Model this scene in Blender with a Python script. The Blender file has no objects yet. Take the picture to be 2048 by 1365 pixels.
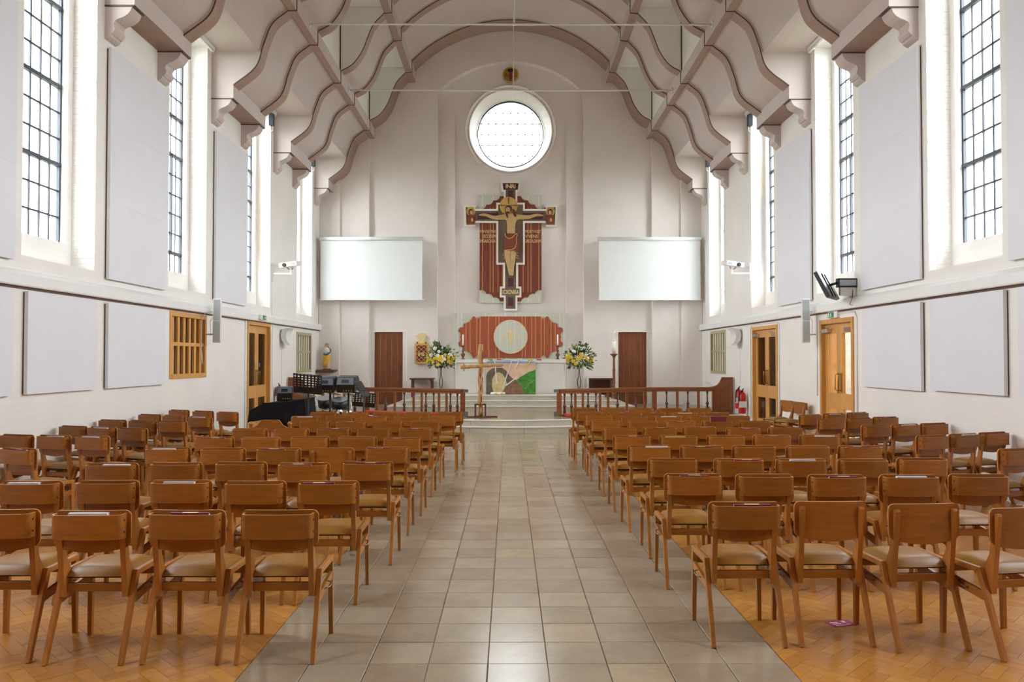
import bpy, bmesh, math, random
from mathutils import Vector, Matrix, Euler
random.seed(7)
scene = bpy.context.scene
col = scene.collection
R = math.radians

# ------------------------------------------------------------------ camera
F_PX = 1575.0
cam_data = bpy.data.cameras.new('camera')
cam_data.sensor_width = 36.0
cam_data.lens = F_PX / 2048.0 * 36.0
cam = bpy.data.objects.new('camera', cam_data)
col.objects.link(cam)
cam.location = (-0.045, 0.0, 1.56)
cam.rotation_euler = (R(90) + math.atan(34.5 / F_PX), 0.0, -math.atan(6.0 / F_PX))
cam_data.clip_end = 200
scene.camera = cam

# ------------------------------------------------------------------ daylight
SKY = 1.0
world = bpy.data.worlds.new('overcast_sky')
scene.world = world
world.use_nodes = True
wn = world.node_tree.nodes
wn['Background'].inputs['Color'].default_value = (0.95, 0.975, 1.0, 1)
wn['Background'].inputs['Strength'].default_value = SKY
vs = scene.view_settings
vs.view_transform = 'Standard'
vs.look = 'None'
vs.gamma = 1.0
vs.use_curve_mapping = False
vs.exposure = 5.25
scene.cycles.max_bounces = 8
scene.cycles.diffuse_bounces = 6
scene.cycles.glossy_bounces = 2
scene.cycles.transmission_bounces = 2
scene.cycles.transparent_max_bounces = 8
scene.cycles.caustics_reflective = False
scene.cycles.caustics_refractive = False
scene.cycles.sample_clamp_indirect = 6.0
scene.cycles.use_adaptive_sampling = True
scene.cycles.adaptive_threshold = 0.05

def portal(loc, rot, sx, sy):
    l = bpy.data.lights.new('window_portal', 'AREA')
    l.shape = 'RECTANGLE'; l.size = sx; l.size_y = sy
    l.cycles.is_portal = True
    o = bpy.data.objects.new('window_portal', l)
    o.location = loc; o.rotation_euler = rot
    col.objects.link(o)
    return o

# ------------------------------------------------------------------ materials
def srgb(r, g, b):
    f = lambda c: (c / 12.92 if c <= 0.04045 else ((c + 0.055) / 1.055) ** 2.4)
    return (f(r / 255), f(g / 255), f(b / 255), 1.0)

class NT:
    def __init__(s, name):
        s.m = bpy.data.materials.new(name); s.m.use_nodes = True
        s.t = s.m.node_tree; s.n = s.t.nodes; s.b = s.n['Principled BSDF']
    def node(s, typ, **kw):
        n = s.n.new(typ)
        for k, v in kw.items():
            if k.startswith('i_'):
                n.inputs[k[2:]].default_value = v
            else:
                setattr(n, k, v)
        return n
    def link(s, a, b): s.t.links.new(a, b)
    def ramp(s, fac, stops):
        r = s.node('ShaderNodeValToRGB')
        el = r.color_ramp.elements
        while len(el) < len(stops): el.new(0.5)
        for e, (p, c) in zip(el, stops): e.position = p; e.color = c
        s.link(fac, r.inputs['Fac'])
        return r.outputs['Color']
    def coord(s, which='Object', scale=(1, 1, 1), rot=(0, 0, 0)):
        tc = s.node('ShaderNodeTexCoord'); mp = s.node('ShaderNodeMapping')
        mp.inputs['Scale'].default_value = scale; mp.inputs['Rotation'].default_value = rot
        s.link(tc.outputs[which], mp.inputs['Vector'])
        return mp.outputs['Vector']
    def noise(s, vec, scale, detail=4, rough=0.5):
        n = s.node('ShaderNodeTexNoise'); n.inputs['Scale'].default_value = scale
        n.inputs['Detail'].default_value = detail; n.inputs['Roughness'].default_value = rough
        s.link(vec, n.inputs['Vector'])
        return n.outputs['Fac']
    def bump(s, h, strength=0.2, dist=0.01):
        b = s.node('ShaderNodeBump'); b.inputs['Strength'].default_value = strength
        b.inputs['Distance'].default_value = dist
        s.link(h, b.inputs['Height']); s.link(b.outputs['Normal'], s.b.inputs['Normal'])

def dim(c, k): return (c[0] * k, c[1] * k, c[2] * k, 1)

def plain(name, c, rough=0.5, metal=0.0, var=0.06, nscale=6.0, bump=0.0, spec=0.5):
    t = NT(name)
    v = t.coord()
    f = t.noise(v, nscale)
    t.link(t.ramp(f, [(0.3, dim(c, 1 - var)), (0.7, dim(c, 1 + var))]), t.b.inputs['Base Color'])
    t.b.inputs['Roughness'].default_value = rough
    t.b.inputs['Metallic'].default_value = metal
    t.b.inputs['Specular IOR Level'].default_value = spec
    if bump: t.bump(t.noise(v, nscale * 12), bump, 0.003)
    return t.m

def wood(name, c, dark=0.72, rough=0.35, scale=(3, 3, 30), rnd=0.16, spec=0.5):
    """grain runs along the axis with the small scale value"""
    t = NT(name)
    v = t.coord('Object', scale)
    oi = t.node('ShaderNodeObjectInfo')
    ad = t.node('ShaderNodeVectorMath', operation='ADD')
    sc = t.node('ShaderNodeVectorMath', operation='SCALE')
    cb = t.node('ShaderNodeCombineXYZ')
    for k in 'XYZ': t.link(oi.outputs['Random'], cb.inputs[k])
    t.link(cb.outputs[0], sc.inputs[0]); sc.inputs['Scale'].default_value = 37.0
    t.link(v, ad.inputs[0]); t.link(sc.outputs[0], ad.inputs[1])
    n1 = t.noise(ad.outputs[0], 1.6, 6, 0.62)
    base = t.ramp(n1, [(0.28, dim(c, dark)), (0.52, c), (0.75, dim(c, 1.18))])
    hsv = t.node('ShaderNodeHueSaturation')
    mr = t.node('ShaderNodeMapRange')
    mr.inputs['To Min'].default_value = 1 - rnd; mr.inputs['To Max'].default_value = 1 + rnd
    t.link(oi.outputs['Random'], mr.inputs['Value']); t.link(mr.outputs[0], hsv.inputs['Value'])
    t.link(base, hsv.inputs['Color']); t.link(hsv.outputs[0], t.b.inputs['Base Color'])
    t.b.inputs['Roughness'].default_value = rough
    t.b.inputs['Specular IOR Level'].default_value = spec
    t.bump(n1, 0.05, 0.002)
    return t.m

def painted_brick(name, c, horiz):
    """horiz: 'Y' for side walls, 'X' for end walls"""
    t = NT(name)
    tc = t.node('ShaderNodeTexCoord'); sp = t.node('ShaderNodeSeparateXYZ'); cb = t.node('ShaderNodeCombineXYZ')
    t.link(tc.outputs['Object'], sp.inputs[0])
    t.link(sp.outputs[horiz], cb.inputs['X']); t.link(sp.outputs['Z'], cb.inputs['Y'])
    br = t.node('ShaderNodeTexBrick')
    br.inputs['Scale'].default_value = 1.0
    br.inputs['Brick Width'].default_value = 0.225; br.inputs['Row Height'].default_value = 0.075
    br.inputs['Mortar Size'].default_value = 0.006; br.inputs['Mortar Smooth'].default_value = 0.6
    br.inputs['Color1'].default_value = (1, 1, 1, 1); br.inputs['Color2'].default_value = (0.86, 0.86, 0.86, 1)
    br.inputs['Mortar'].default_value = (0, 0, 0, 1)
    t.link(cb.outputs[0], br.inputs['Vector'])
    n = t.noise(tc.outputs['Object'], 1.3, 5)
    base = t.ramp(n, [(0.3, dim(c, 0.96)), (0.7, dim(c, 1.02))])
    mx = t.node('ShaderNodeMix', data_type='RGBA', blend_type='MULTIPLY')
    mx.inputs['Factor'].default_value = 0.025
    t.link(base, mx.inputs[6]); t.link(br.outputs['Color'], mx.inputs[7])
    t.link(mx.outputs[2], t.b.inputs['Base Color'])
    t.b.inputs['Roughness'].default_value = 0.62
    t.b.inputs['Specular IOR Level'].default_value = 0.3
    n2 = t.noise(tc.outputs['Object'], 40, 3)
    ad = t.node('ShaderNodeMath', operation='MULTIPLY_ADD'); ad.inputs[1].default_value = 0.25
    t.link(n2, ad.inputs[0]); t.link(br.outputs['Color'], ad.inputs[2])
    t.bump(ad.outputs[0], 0.16, 0.004)
    return t.m

def tile_mat():
    t = NT('stone_tile')
    tc = t.node('ShaderNodeTexCoord')
    gm = t.node('ShaderNodeNewGeometry')
    sn = t.node('ShaderNodeVectorMath', operation='SNAP')
    of = t.node('ShaderNodeVectorMath', operation='ADD')
    of.inputs[1].default_value = (1.3705 + 6.09, -4.057 + 30.45, 0)
    t.link(gm.outputs['Position'], of.inputs[0])
    sn.inputs[1].default_value = (0.3045, 0.3045, 10)
    t.link(of.outputs[0], sn.inputs[0])
    wh = t.node('ShaderNodeTexWhiteNoise'); t.link(sn.outputs[0], wh.inputs['Vector'])
    c1 = t.ramp(wh.outputs['Value'], [(0.0, srgb(150, 132, 108)), (0.35, srgb(159, 142, 118)), (0.7, srgb(162, 148, 127)), (1.0, srgb(172, 153, 126))])
    n = t.noise(gm.outputs['Position'], 5, 6, 0.65)
    n2 = t.noise(gm.outputs['Position'], 42, 4, 0.6)
    mx = t.node('ShaderNodeMix', data_type='RGBA', blend_type='MULTIPLY'); mx.inputs['Factor'].default_value = 1.0
    t.link(c1, mx.inputs[6])
    t.link(t.ramp(n, [(0.3, (0.86, 0.85, 0.84, 1)), (0.7, (1.05, 1.05, 1.04, 1))]), mx.inputs[7])
    mx2 = t.node('ShaderNodeMix', data_type='RGBA', blend_type='MULTIPLY'); mx2.inputs['Factor'].default_value = 1.0
    t.link(mx.outputs[2], mx2.inputs[6])
    t.link(t.ramp(n2, [(0.30, (0.93, 0.92, 0.91, 1)), (0.5, (1, 1, 1, 1))]), mx2.inputs[7])
    t.link(mx2.outputs[2], t.b.inputs['Base Color'])
    t.b.inputs['Roughness'].default_value = 0.2
    t.b.inputs['Specular IOR Level'].default_value = 0.9
    t.bump(n2, 0.012, 0.001)
    return t.m

def block_mat():
    t = NT('wood_block')
    oi = t.node('ShaderNodeObjectInfo'); at = t.node('ShaderNodeAttribute'); at.attribute_name = 'rnd'
    ad = t.node('ShaderNodeMath', operation='ADD'); fr = t.node('ShaderNodeMath', operation='FRACT')
    t.link(oi.outputs['Random'], ad.inputs[0]); t.link(at.outputs['Fac'], ad.inputs[1]); t.link(ad.outputs[0], fr.inputs[0])
    gm = t.node('ShaderNodeNewGeometry')
    n = t.noise(gm.outputs['Position'], 18, 5, 0.6)
    c1 = t.ramp(fr.outputs[0], [(0.0, srgb(176, 116, 44)), (0.4, srgb(184, 125, 50)), (0.75, srgb(190, 131, 54)), (1.0, srgb(197, 140, 62))])
    mx = t.node('ShaderNodeMix', data_type='RGBA', blend_type='MULTIPLY'); mx.inputs['Factor'].default_value = 1.0
    t.link(c1, mx.inputs[6]); t.link(t.ramp(n, [(0.25, (0.84, 0.81, 0.78, 1)), (0.6, (1.05, 1.05, 1.05, 1))]), mx.inputs[7])
    t.link(mx.outputs[2], t.b.inputs['Base Color'])
    t.b.inputs['Roughness'].default_value = 0.3
    t.b.inputs['Specular IOR Level'].default_value = 0.5
    t.bump(n, 0.04, 0.002)
    return t.m

def glass_mat(name, c, gloss=0.06):
    t = NT(name)
    t.n.remove(t.b)
    out = [n for n in t.n if n.type == 'OUTPUT_MATERIAL'][0]
    tr = t.node('ShaderNodeBsdfTransparent'); tr.inputs['Color'].default_value = c
    gl = t.node('ShaderNodeBsdfGlossy'); gl.inputs['Roughness'].default_value = 0.04
    nz = t.noise(t.coord(), 3.0)
    mr = t.node('ShaderNodeMapRange'); mr.inputs['To Min'].default_value = gloss * 0.7; mr.inputs['To Max'].default_value = gloss * 1.3
    t.link(nz, mr.inputs['Value'])
    mx = t.node('ShaderNodeMixShader')
    t.link(mr.outputs[0], mx.inputs[0]); t.link(tr.outputs[0], mx.inputs[1]); t.link(gl.outputs[0], mx.inputs[2])
    t.link(mx.outputs[0], out.inputs['Surface'])
    return t.m

M = {}
M['ground'] = plain('unseen_ground', srgb(104, 106, 92), 0.9, var=0.15, nscale=0.4)
M['brick_side'] = painted_brick('white_painted_brick_side', srgb(240, 238, 234), 'Y')
M['brick_end'] = painted_brick('white_painted_brick_end', srgb(234, 228, 223), 'X')
M['brick'] = plain('white_painted_single_brick', srgb(234, 231, 225), 0.6, var=0.03, nscale=3, bump=0.3)
M['white_paint'] = plain('white_gloss_paint', srgb(236, 238, 238), 0.4, var=0.02)
M['white_metal'] = plain('white_enamel', srgb(228, 229, 228), 0.35, var=0.02)
M['vault'] = plain('pale_mauve_plaster', srgb(204, 193, 188), 0.7, var=0.025, nscale=2, spec=0.25)
M['rib_brown'] = plain('taupe_painted_timber', srgb(166, 141, 129), 0.6, var=0.04, nscale=4, spec=0.3)
M['line_brown'] = plain('dark_brown_edge_paint', srgb(92, 66, 56), 0.6, var=0.05)
M['coffer_white'] = plain('white_painted_coffer', srgb(236, 237, 233), 0.7, var=0.02, nscale=2, spec=0.25)
M['panel'] = plain('lavender_acoustic_felt', srgb(229, 231, 238), 0.9, var=0.015, nscale=3, bump=0.15, spec=0.1)
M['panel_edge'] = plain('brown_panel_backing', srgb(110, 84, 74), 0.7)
M['tile'] = tile_mat()
M['grout'] = plain('grey_grout', srgb(120, 112, 98), 0.8, nscale=20)
M['block'] = block_mat()
M['block_gap'] = plain('dark_floor_gap', srgb(120, 78, 36), 0.6)
M['step'] = plain('pale_stone_step', srgb(196, 190, 176), 0.4, var=0.07, nscale=5, bump=0.15)
M['nosing'] = plain('white_step_nosing', srgb(226, 224, 214), 0.45, var=0.03)
M['beech'] = wood('varnished_beech', srgb(166, 107, 48), 0.8, 0.32, (26, 26, 3))
M['beech_back'] = wood('varnished_beech_plywood', srgb(152, 93, 33), 0.78, 0.3, (3, 26, 26))
M['ply_edge'] = plain('pale_plywood_edge', srgb(186, 124, 66), 0.35, var=0.1, nscale=30)
M['seat_under'] = plain('dark_brown_seat_board', srgb(52, 31, 18), 0.6)
M['vinyl'] = plain('tan_vinyl', srgb(146, 101, 38), 0.38, var=0.06, nscale=9, bump=0.08, spec=0.3)
M['black_cloth'] = plain('black_webbing', srgb(34, 28, 24), 0.8)
M['steel'] = plain('bright_steel', srgb(150, 148, 144), 0.3, metal=1.0)
M['oak'] = wood('golden_oak', srgb(214, 160, 90), 0.82, 0.4, (24, 24, 2.5), 0.08)
M['mahogany'] = wood('red_mahogany', srgb(124, 70, 40), 0.66, 0.38, (22, 22, 1.6), 0.08)
M['rail_wood'] = wood('brown_polished_rail', srgb(142, 84, 48), 0.7, 0.35, (12, 12, 12), 0.08)
M['dark_wood'] = wood('dark_turned_wood', srgb(104, 62, 42), 0.6, 0.35, (14, 14, 6), 0.06)
M['green_wood'] = plain('olive_painted_wood', srgb(176, 170, 136), 0.5, var=0.05)
M['cream_slat'] = plain('cream_painted_slat', srgb(226, 220, 192), 0.5, var=0.04)
M['steel_bar'] = plain('dark_blue_grey_window_steel', srgb(50, 56, 68), 0.5, var=0.08)
M['glass'] = glass_mat('old_window_glass', (0.72, 0.73, 0.73, 1))
M['glass_rose'] = glass_mat('round_window_glass', (0.52, 0.53, 0.53, 1))
M['glass_amber'] = glass_mat('amber_stained_glass', (0.5, 0.27, 0.05, 1))
M['glass_blue'] = glass_mat('blue_stained_glass', (0.03, 0.06, 0.30, 1))
M['glass_yellow'] = glass_mat('yellow_stained_glass', (0.55, 0.46, 0.12, 1))
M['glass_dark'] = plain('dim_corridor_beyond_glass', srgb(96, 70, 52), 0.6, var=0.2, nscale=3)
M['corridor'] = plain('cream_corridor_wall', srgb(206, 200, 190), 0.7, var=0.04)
M['door_glass'] = glass_mat('door_glass', (0.86, 0.86, 0.84, 1), 0.1)
M['screen'] = plain('matt_white_screen', srgb(222, 227, 226), 0.8, var=0.01)
M['black'] = plain('black_plastic', srgb(26, 26, 28), 0.42, var=0.1)
M['black_fabric'] = plain('black_draped_fabric', srgb(26, 26, 31), 0.85, var=0.25, nscale=5, spec=0.2)
M['grey_blue'] = plain('slate_speaker_moulding', srgb(92, 104, 116), 0.4, var=0.06)
M['grille'] = plain('light_grey_grille', srgb(176, 186, 189), 0.5, var=0.04, nscale=60)
M['chrome'] = plain('chrome', srgb(214, 214, 212), 0.15, metal=1.0, var=0.02)
M['brass'] = plain('aged_brass', srgb(186, 150, 84), 0.35, metal=1.0)
M['gold'] = plain('gilding', srgb(226, 184, 104), 0.38, metal=0.35, var=0.08, nscale=14)
M['gold_paint'] = plain('gold_paint_line', srgb(222, 172, 106), 0.5, var=0.06)
M['cream_letter'] = plain('cream_gilt_letter', srgb(238, 214, 160), 0.5, var=0.05)
M['rust_board'] = wood('rust_red_board', srgb(168, 84, 56), 0.8, 0.6, (14, 14, 1.5), 0.04)
M['rust_dark'] = wood('deep_rust_board', srgb(124, 58, 42), 0.75, 0.6, (14, 14, 1.5), 0.04)
M['sage_board'] = plain('pale_sage_board', srgb(206, 208, 194), 0.6, var=0.03)
M['cross_white'] = plain('cross_white_frame', srgb(236, 234, 224), 0.5, var=0.02)
M['cross_brown'] = plain('cross_umber_field', srgb(116, 98, 80), 0.6, var=0.1, nscale=9)
M['cross_purple'] = plain('cross_dark_purple', srgb(82, 44, 50), 0.6, var=0.12, nscale=12)
M['flesh'] = plain('carved_ochre_flesh', srgb(196, 164, 112), 0.5, var=0.1, nscale=16)
M['hair'] = plain('dark_brown_hair', srgb(84, 48, 34), 0.6, var=0.15, nscale=20)
M['robe_brown'] = plain('russet_robe', srgb(124, 62, 40), 0.6, var=0.1, nscale=10)
M['linen'] = plain('white_linen', srgb(232, 231, 226), 0.75, var=0.02, nscale=3, bump=0.1)
M['frontal'] = plain('pale_frontal_silk', srgb(222, 222, 214), 0.6, var=0.025, nscale=4)
M['candle'] = plain('ivory_wax', srgb(246, 243, 234), 0.4, var=0.01)
M['wax_band'] = plain('pale_gold_wax', srgb(226, 206, 150), 0.4, var=0.05)
M['iron'] = plain('wrought_iron', srgb(52, 46, 44), 0.5, metal=0.4)
M['log'] = wood('bare_pine_log', srgb(196, 146, 98), 0.55, 0.65, (10, 10, 2.0), 0.05)
M['bark'] = plain('torn_bark', srgb(132, 82, 50), 0.85, var=0.3, nscale=14, bump=0.4)
M['leaf'] = plain('glossy_green_leaf', srgb(72, 98, 44), 0.45, var=0.35, nscale=7)
M['leaf_pale'] = plain('pale_green_leaf', srgb(132, 150, 92), 0.5, var=0.25, nscale=7)
M['yellow_petal'] = plain('yellow_petal', srgb(240, 206, 58), 0.55, var=0.1, nscale=20)
M['white_petal'] = plain('white_petal', srgb(244, 243, 236), 0.55, var=0.03)
M['blue_paint'] = plain('blue_painted_plaster', srgb(70, 100, 138), 0.45, var=0.1)
M['robe_gold'] = plain('gold_painted_robe', srgb(220, 172, 72), 0.4, var=0.16, nscale=10)
M['plaster'] = plain('white_painted_plaster', srgb(232, 228, 218), 0.5, var=0.04)
M['red'] = plain('red_enamel', srgb(196, 34, 40), 0.3, var=0.06)
M['red_felt'] = plain('red_kneeler_felt', srgb(176, 70, 52), 0.9, var=0.1)
M['maroon'] = plain('maroon_book_cloth', srgb(118, 34, 50), 0.5, var=0.12, nscale=14)
M['crimson'] = plain('crimson_book_cloth', srgb(160, 26, 48), 0.5, var=0.08, nscale=14)
M['pages'] = plain('white_pages', srgb(238, 234, 228), 0.7, var=0.02)
M['silver_book'] = plain('silver_grey_booklet', srgb(214, 211, 219), 0.45, var=0.05)
M['olive_book'] = plain('olive_yellow_cover', srgb(186, 164, 80), 0.5, var=0.08)
M['green_sign'] = plain('exit_green', srgb(26, 140, 96), 0.4, var=0.03)
M['pink_cushion'] = plain('dusty_pink_upholstery', srgb(196, 140, 120), 0.8, var=0.06)
M['magenta'] = plain('magenta_leaflet', srgb(176, 48, 108), 0.6, var=0.12, nscale=30)
M['cymbal'] = plain('bronze_cymbal', srgb(170, 170, 160), 0.28, metal=0.9)
M['drum_shell'] = plain('grey_drum_head', srgb(120, 120, 122), 0.4)
M['paint_sky'] = plain('painted_peach_sky', srgb(226, 192, 164), 0.7, var=0.12, nscale=6)
M['paint_blue'] = plain('painted_blue_band', srgb(120, 168, 204), 0.7, var=0.25, nscale=9)
M['paint_rock'] = plain('painted_grey_rock', srgb(110, 98, 84), 0.7, var=0.3, nscale=9)
M['paint_brown'] = plain('painted_brown_bank', srgb(140, 106, 82), 0.7, var=0.28, nscale=12)
M['paint_glow'] = plain('painted_ochre_tomb', srgb(214, 196, 146), 0.7, var=0.14, nscale=9)
M['paint_green'] = plain('painted_green_hill', srgb(72, 142, 56), 0.7, var=0.4, nscale=10)
M['ribbon_yellow'] = plain('yellow_ribbon', srgb(226, 200, 70), 0.6)
M['ribbon_red'] = plain('red_ribbon', srgb(206, 80, 80), 0.6)

# ------------------------------------------------------------------ mesh helpers
class MB:
    def __init__(s): s.v = []; s.f = []; s.mi = []; s.sm = []
    def add(s, vs, fs, mi=0, smooth=False):
        b = len(s.v); s.v += [tuple(p) for p in vs]
        for f in fs: s.f.append(tuple(b + i for i in f)); s.mi.append(mi); s.sm.append(smooth)
        return s
    def box(s, x0, x1, y0, y1, z0, z1, mi=0, M4=None):
        vs = [(x0, y0, z0), (x1, y0, z0), (x1, y1, z0), (x0, y1, z0), (x0, y0, z1), (x1, y0, z1), (x1, y1, z1), (x0, y1, z1)]
        if M4 is not None: vs = [tuple(M4 @ Vector(p)) for p in vs]
        return s.add(vs, [(0, 3, 2, 1), (4, 5, 6, 7), (0, 1, 5, 4), (1, 2, 6, 5), (2, 3, 7, 6), (3, 0, 4, 7)], mi)
    def bar(s, a, b, w, d, up=(0, 0, 1), mi=0, w2=None, d2=None):
        """tapered rectangular bar from a to b; w along side axis, d along the other"""
        a = Vector(a); b = Vector(b); t = (b - a).normalized(); u = Vector(up)
        sx = t.cross(u)
        if sx.length < 1e-4: sx = t.cross(Vector((1, 0, 0)))
        sx.normalize(); sy = sx.cross(t).normalized()
        w2 = w if w2 is None else w2; d2 = d if d2 is None else d2
        vs = []
        for p, ww, dd in ((a, w, d), (b, w2, d2)):
            for i, j in ((-1, -1), (1, -1), (1, 1), (-1, 1)): vs.append(p + sx * (i * ww / 2) + sy * (j * dd / 2))
        return s.add(vs, [(3, 2, 1, 0), (4, 5, 6, 7), (0, 1, 5, 4), (1, 2, 6, 5), (2, 3, 7, 6), (3, 0, 4, 7)], mi)
    def prism(s, poly, a, b, axis='Y', mi=0, mi_side=None, smooth=False):
        """poly in the plane normal to axis, extruded a..b.  Y:(x,z)  X:(y,z)  Z:(x,y)"""
        mp = {'Y': lambda p, t: (p[0], t, p[1]), 'X': lambda p, t: (t, p[0], p[1]), 'Z': lambda p, t: (p[0], p[1], t)}[axis]
        n = len(poly); bs = len(s.v)
        s.v += [mp(p, a) for p in poly] + [mp(p, b) for p in poly]
        s.f += [tuple(bs + i for i in range(n)), tuple(bs + n + i for i in reversed(range(n)))]
        s.mi += [mi, mi]; s.sm += [False, False]
        for i in range(n):
            j = (i + 1) % n
            s.f.append((bs + i, bs + n + i, bs + n + j, bs + j)); s.mi.append(mi if mi_side is None else mi_side); s.sm.append(smooth)
        return s
    def ring(s, outer, inner, a, b, axis='Y', mi=0):
        """frame between two loops with the same number of points"""
        mp = {'Y': lambda p, t: (p[0], t, p[1]), 'X': lambda p, t: (t, p[0], p[1]), 'Z': lambda p, t: (p[0], p[1], t)}[axis]
        n = len(outer)
        vs = [mp(p, a) for p in outer] + [mp(p, a) for p in inner] + [mp(p, b) for p in outer] + [mp(p, b) for p in inner]
        fs = []
        for i in range(n):
            j = (i + 1) % n
            fs += [(i, j, n + j, n + i), (2 * n + j, 2 * n + i, 3 * n + i, 3 * n + j), (j, i, 2 * n + i, 2 * n + j), (n + i, n + j, 3 * n + j, 3 * n + i)]
        return s.add(vs, fs, mi)
    def lathe(s, prof, c=(0, 0, 0), seg=16, mi=0, sx=1.0, sy=1.0, smooth=True):
        vs = []; fs = []; n = len(prof)
        for r, z in prof:
            for k in range(seg):
                a = 2 * math.pi * k / seg
                vs.append((c[0] + r * sx * math.cos(a), c[1] + r * sy * math.sin(a), c[2] + z))
        for i in range(n - 1):
            for k in range(seg):
                k2 = (k + 1) % seg
                fs.append((i * seg + k, i * seg + k2, (i + 1) * seg + k2, (i + 1) * seg + k))
        s.add(vs, fs, mi, smooth)
        b = len(s.v) - len(vs)
        s.f.append(tuple(b + k for k in reversed(range(seg)))); s.mi.append(mi); s.sm.append(False)
        s.f.append(tuple(b + (n - 1) * seg + k for k in range(seg))); s.mi.append(mi); s.sm.append(False)
        return s
    def tube(s, pts, r, seg=8, mi=0, r2=None, caps=True):
        pts = [Vector(p) for p in pts]; n = len(pts); vs = []; fs = []
        up = Vector((0.13, 0.21, 0.97)).normalized()
        for i, p in enumerate(pts):
            t = (pts[min(i + 1, n - 1)] - pts[max(i - 1, 0)])
            t = t.normalized() if t.length > 1e-9 else Vector((0, 0, 1))
            a = t.cross(up)
            if a.length < 0.05: a = t.cross(Vector((1, 0.1, 0)))
            a.normalize(); b = a.cross(t).normalized()
            rr = r if not isinstance(r, (list, tuple)) else r[i]
            if r2 is not None: rr = r + (r2 - r) * i / (n - 1)
            for k in range(seg):
                an = 2 * math.pi * k / seg
                vs.append(p + a * (rr * math.cos(an)) + b * (rr * math.sin(an)))
        for i in range(n - 1):
            for k in range(seg):
                k2 = (k + 1) % seg
                fs.append((i * seg + k, (i + 1) * seg + k, (i + 1) * seg + k2, i * seg + k2))
        s.add(vs, fs, mi, True)
        if caps:
            b0 = len(s.v) - len(vs)
            s.f.append(tuple(b0 + k for k in range(seg))); s.mi.append(mi); s.sm.append(False)
            s.f.append(tuple(b0 + (n - 1) * seg + k for k in reversed(range(seg)))); s.mi.append(mi); s.sm.append(False)
        return s
    def ball(s, c, rx, ry=None, rz=None, seg=12, rings=7, mi=0):
        ry = rx if ry is None else ry; rz = rx if rz is None else rz
        vs = [(c[0], c[1], c[2] - rz)]; fs = []
        for i in range(1, rings):
            ph = math.pi * i / rings - math.pi / 2
            for k in range(seg):
                a = 2 * math.pi * k / seg
                vs.append((c[0] + rx * math.cos(ph) * math.cos(a), c[1] + ry * math.cos(ph) * math.sin(a), c[2] + rz * math.sin(ph)))
        vs.append((c[0], c[1], c[2] + rz))
        for k in range(seg):
            k2 = (k + 1) % seg
            fs.append((0, 1 + k2, 1 + k))
            for i in range(rings - 2):
                a = 1 + i * seg
                fs.append((a + k, a + k2, a + seg + k2, a + seg + k))
            a = 1 + (rings - 2) * seg
            fs.append((a + k, a + k2, len(vs) - 1))
        return s.add(vs, fs, mi, True)
    def mesh(s, name, *mats):
        me = bpy.data.meshes.new(name)
        me.from_pydata(s.v, [], s.f)
        for m in mats: me.materials.append(M[m] if isinstance(m, str) else m)
        if len(mats) > 1: me.polygons.foreach_set('material_index', s.mi)
        me.polygons.foreach_set('use_smooth', s.sm)
        me.update()
        return me
    def build(s, name, mats, parent=None, loc=None, rot=None, fix=True):
        mats = (mats,) if isinstance(mats, str) else mats
        me = s.mesh(name, *mats)
        if fix:
            bm = bmesh.new(); bm.from_mesh(me); bmesh.ops.recalc_face_normals(bm, faces=bm.faces); bm.to_mesh(me); bm.free()
        return put(name, me, parent, loc, rot)

def put(name, me, parent=None, loc=None, rot=None):
    o = bpy.data.objects.new(name, me)
    col.objects.link(o)
    if parent is not None: o.parent = parent
    if loc is not None: o.location = loc
    if rot is not None: o.rotation_euler = rot
    return o

def tag(o, label, cat, group=None, kind=None):
    o['label'] = label
    o['category'] = cat
    if group: o['group'] = group
    if kind: o['kind'] = kind
    return o

def thing(name, label, cat, loc=(0, 0, 0), rz=0.0, group=None, kind=None):
    o = bpy.data.objects.new(name, None)
    o.empty_display_size = 0.1
    col.objects.link(o)
    o.location = loc; o.rotation_euler = (0, 0, rz)
    return tag(o, label, cat, group, kind)

def stuff(o): o['kind'] = 'stuff'; return o

def bevel(o, w, seg=2):
    m = o.modifiers.new('bevel', 'BEVEL'); m.width = w; m.segments = seg; m.limit_method = 'ANGLE'
    return o

def bevel_mesh(me, w, seg=2):
    bm = bmesh.new(); bm.from_mesh(me)
    es = [e for e in bm.edges if len(e.link_faces) == 2 and e.calc_face_angle(0) > 0.5]
    bmesh.ops.bevel(bm, geom=es, offset=w, segments=seg, affect='EDGES', clamp_overlap=True)
    bm.to_mesh(me); bm.free()
    return me

def text(name, body, size, mat, parent, loc, rot=(math.pi / 2, 0, 0), ext=0.004, sx=1.0, bold=0.0, align='CENTER'):
    cu = bpy.data.curves.new(name, 'FONT')
    cu.body = body; cu.size = size; cu.extrude = ext; cu.align_x = align; cu.align_y = 'CENTER'; cu.offset = bold
    cu.resolution_u = 3
    tmp = bpy.data.objects.new('tmp_text', cu); col.objects.link(tmp)
    dg = bpy.context.evaluated_depsgraph_get()
    me = bpy.data.meshes.new_from_object(tmp.evaluated_get(dg))
    bpy.data.objects.remove(tmp)
    me.materials.clear(); me.materials.append(M[mat])
    for v in me.vertices: v.co.x *= sx
    o = put(name, me, parent, loc, rot)
    return o

def catmull(pts, n=6):
    out = []; P = [Vector(p) for p in pts]
    P = [P[0] * 2 - P[1]] + P + [P[-1] * 2 - P[-2]]
    for i in range(1, len(P) - 2):
        for k in range(n):
            t = k / n
            out.append(0.5 * ((2 * P[i]) + (P[i + 1] - P[i - 1]) * t + (2 * P[i - 1] - 5 * P[i] + 4 * P[i + 1] - P[i + 2]) * t * t + (3 * P[i] - P[i - 1] - 3 * P[i + 1] + P[i + 2]) * t ** 3))
    out.append(P[-2])
    return [tuple(p) for p in out]

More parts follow.
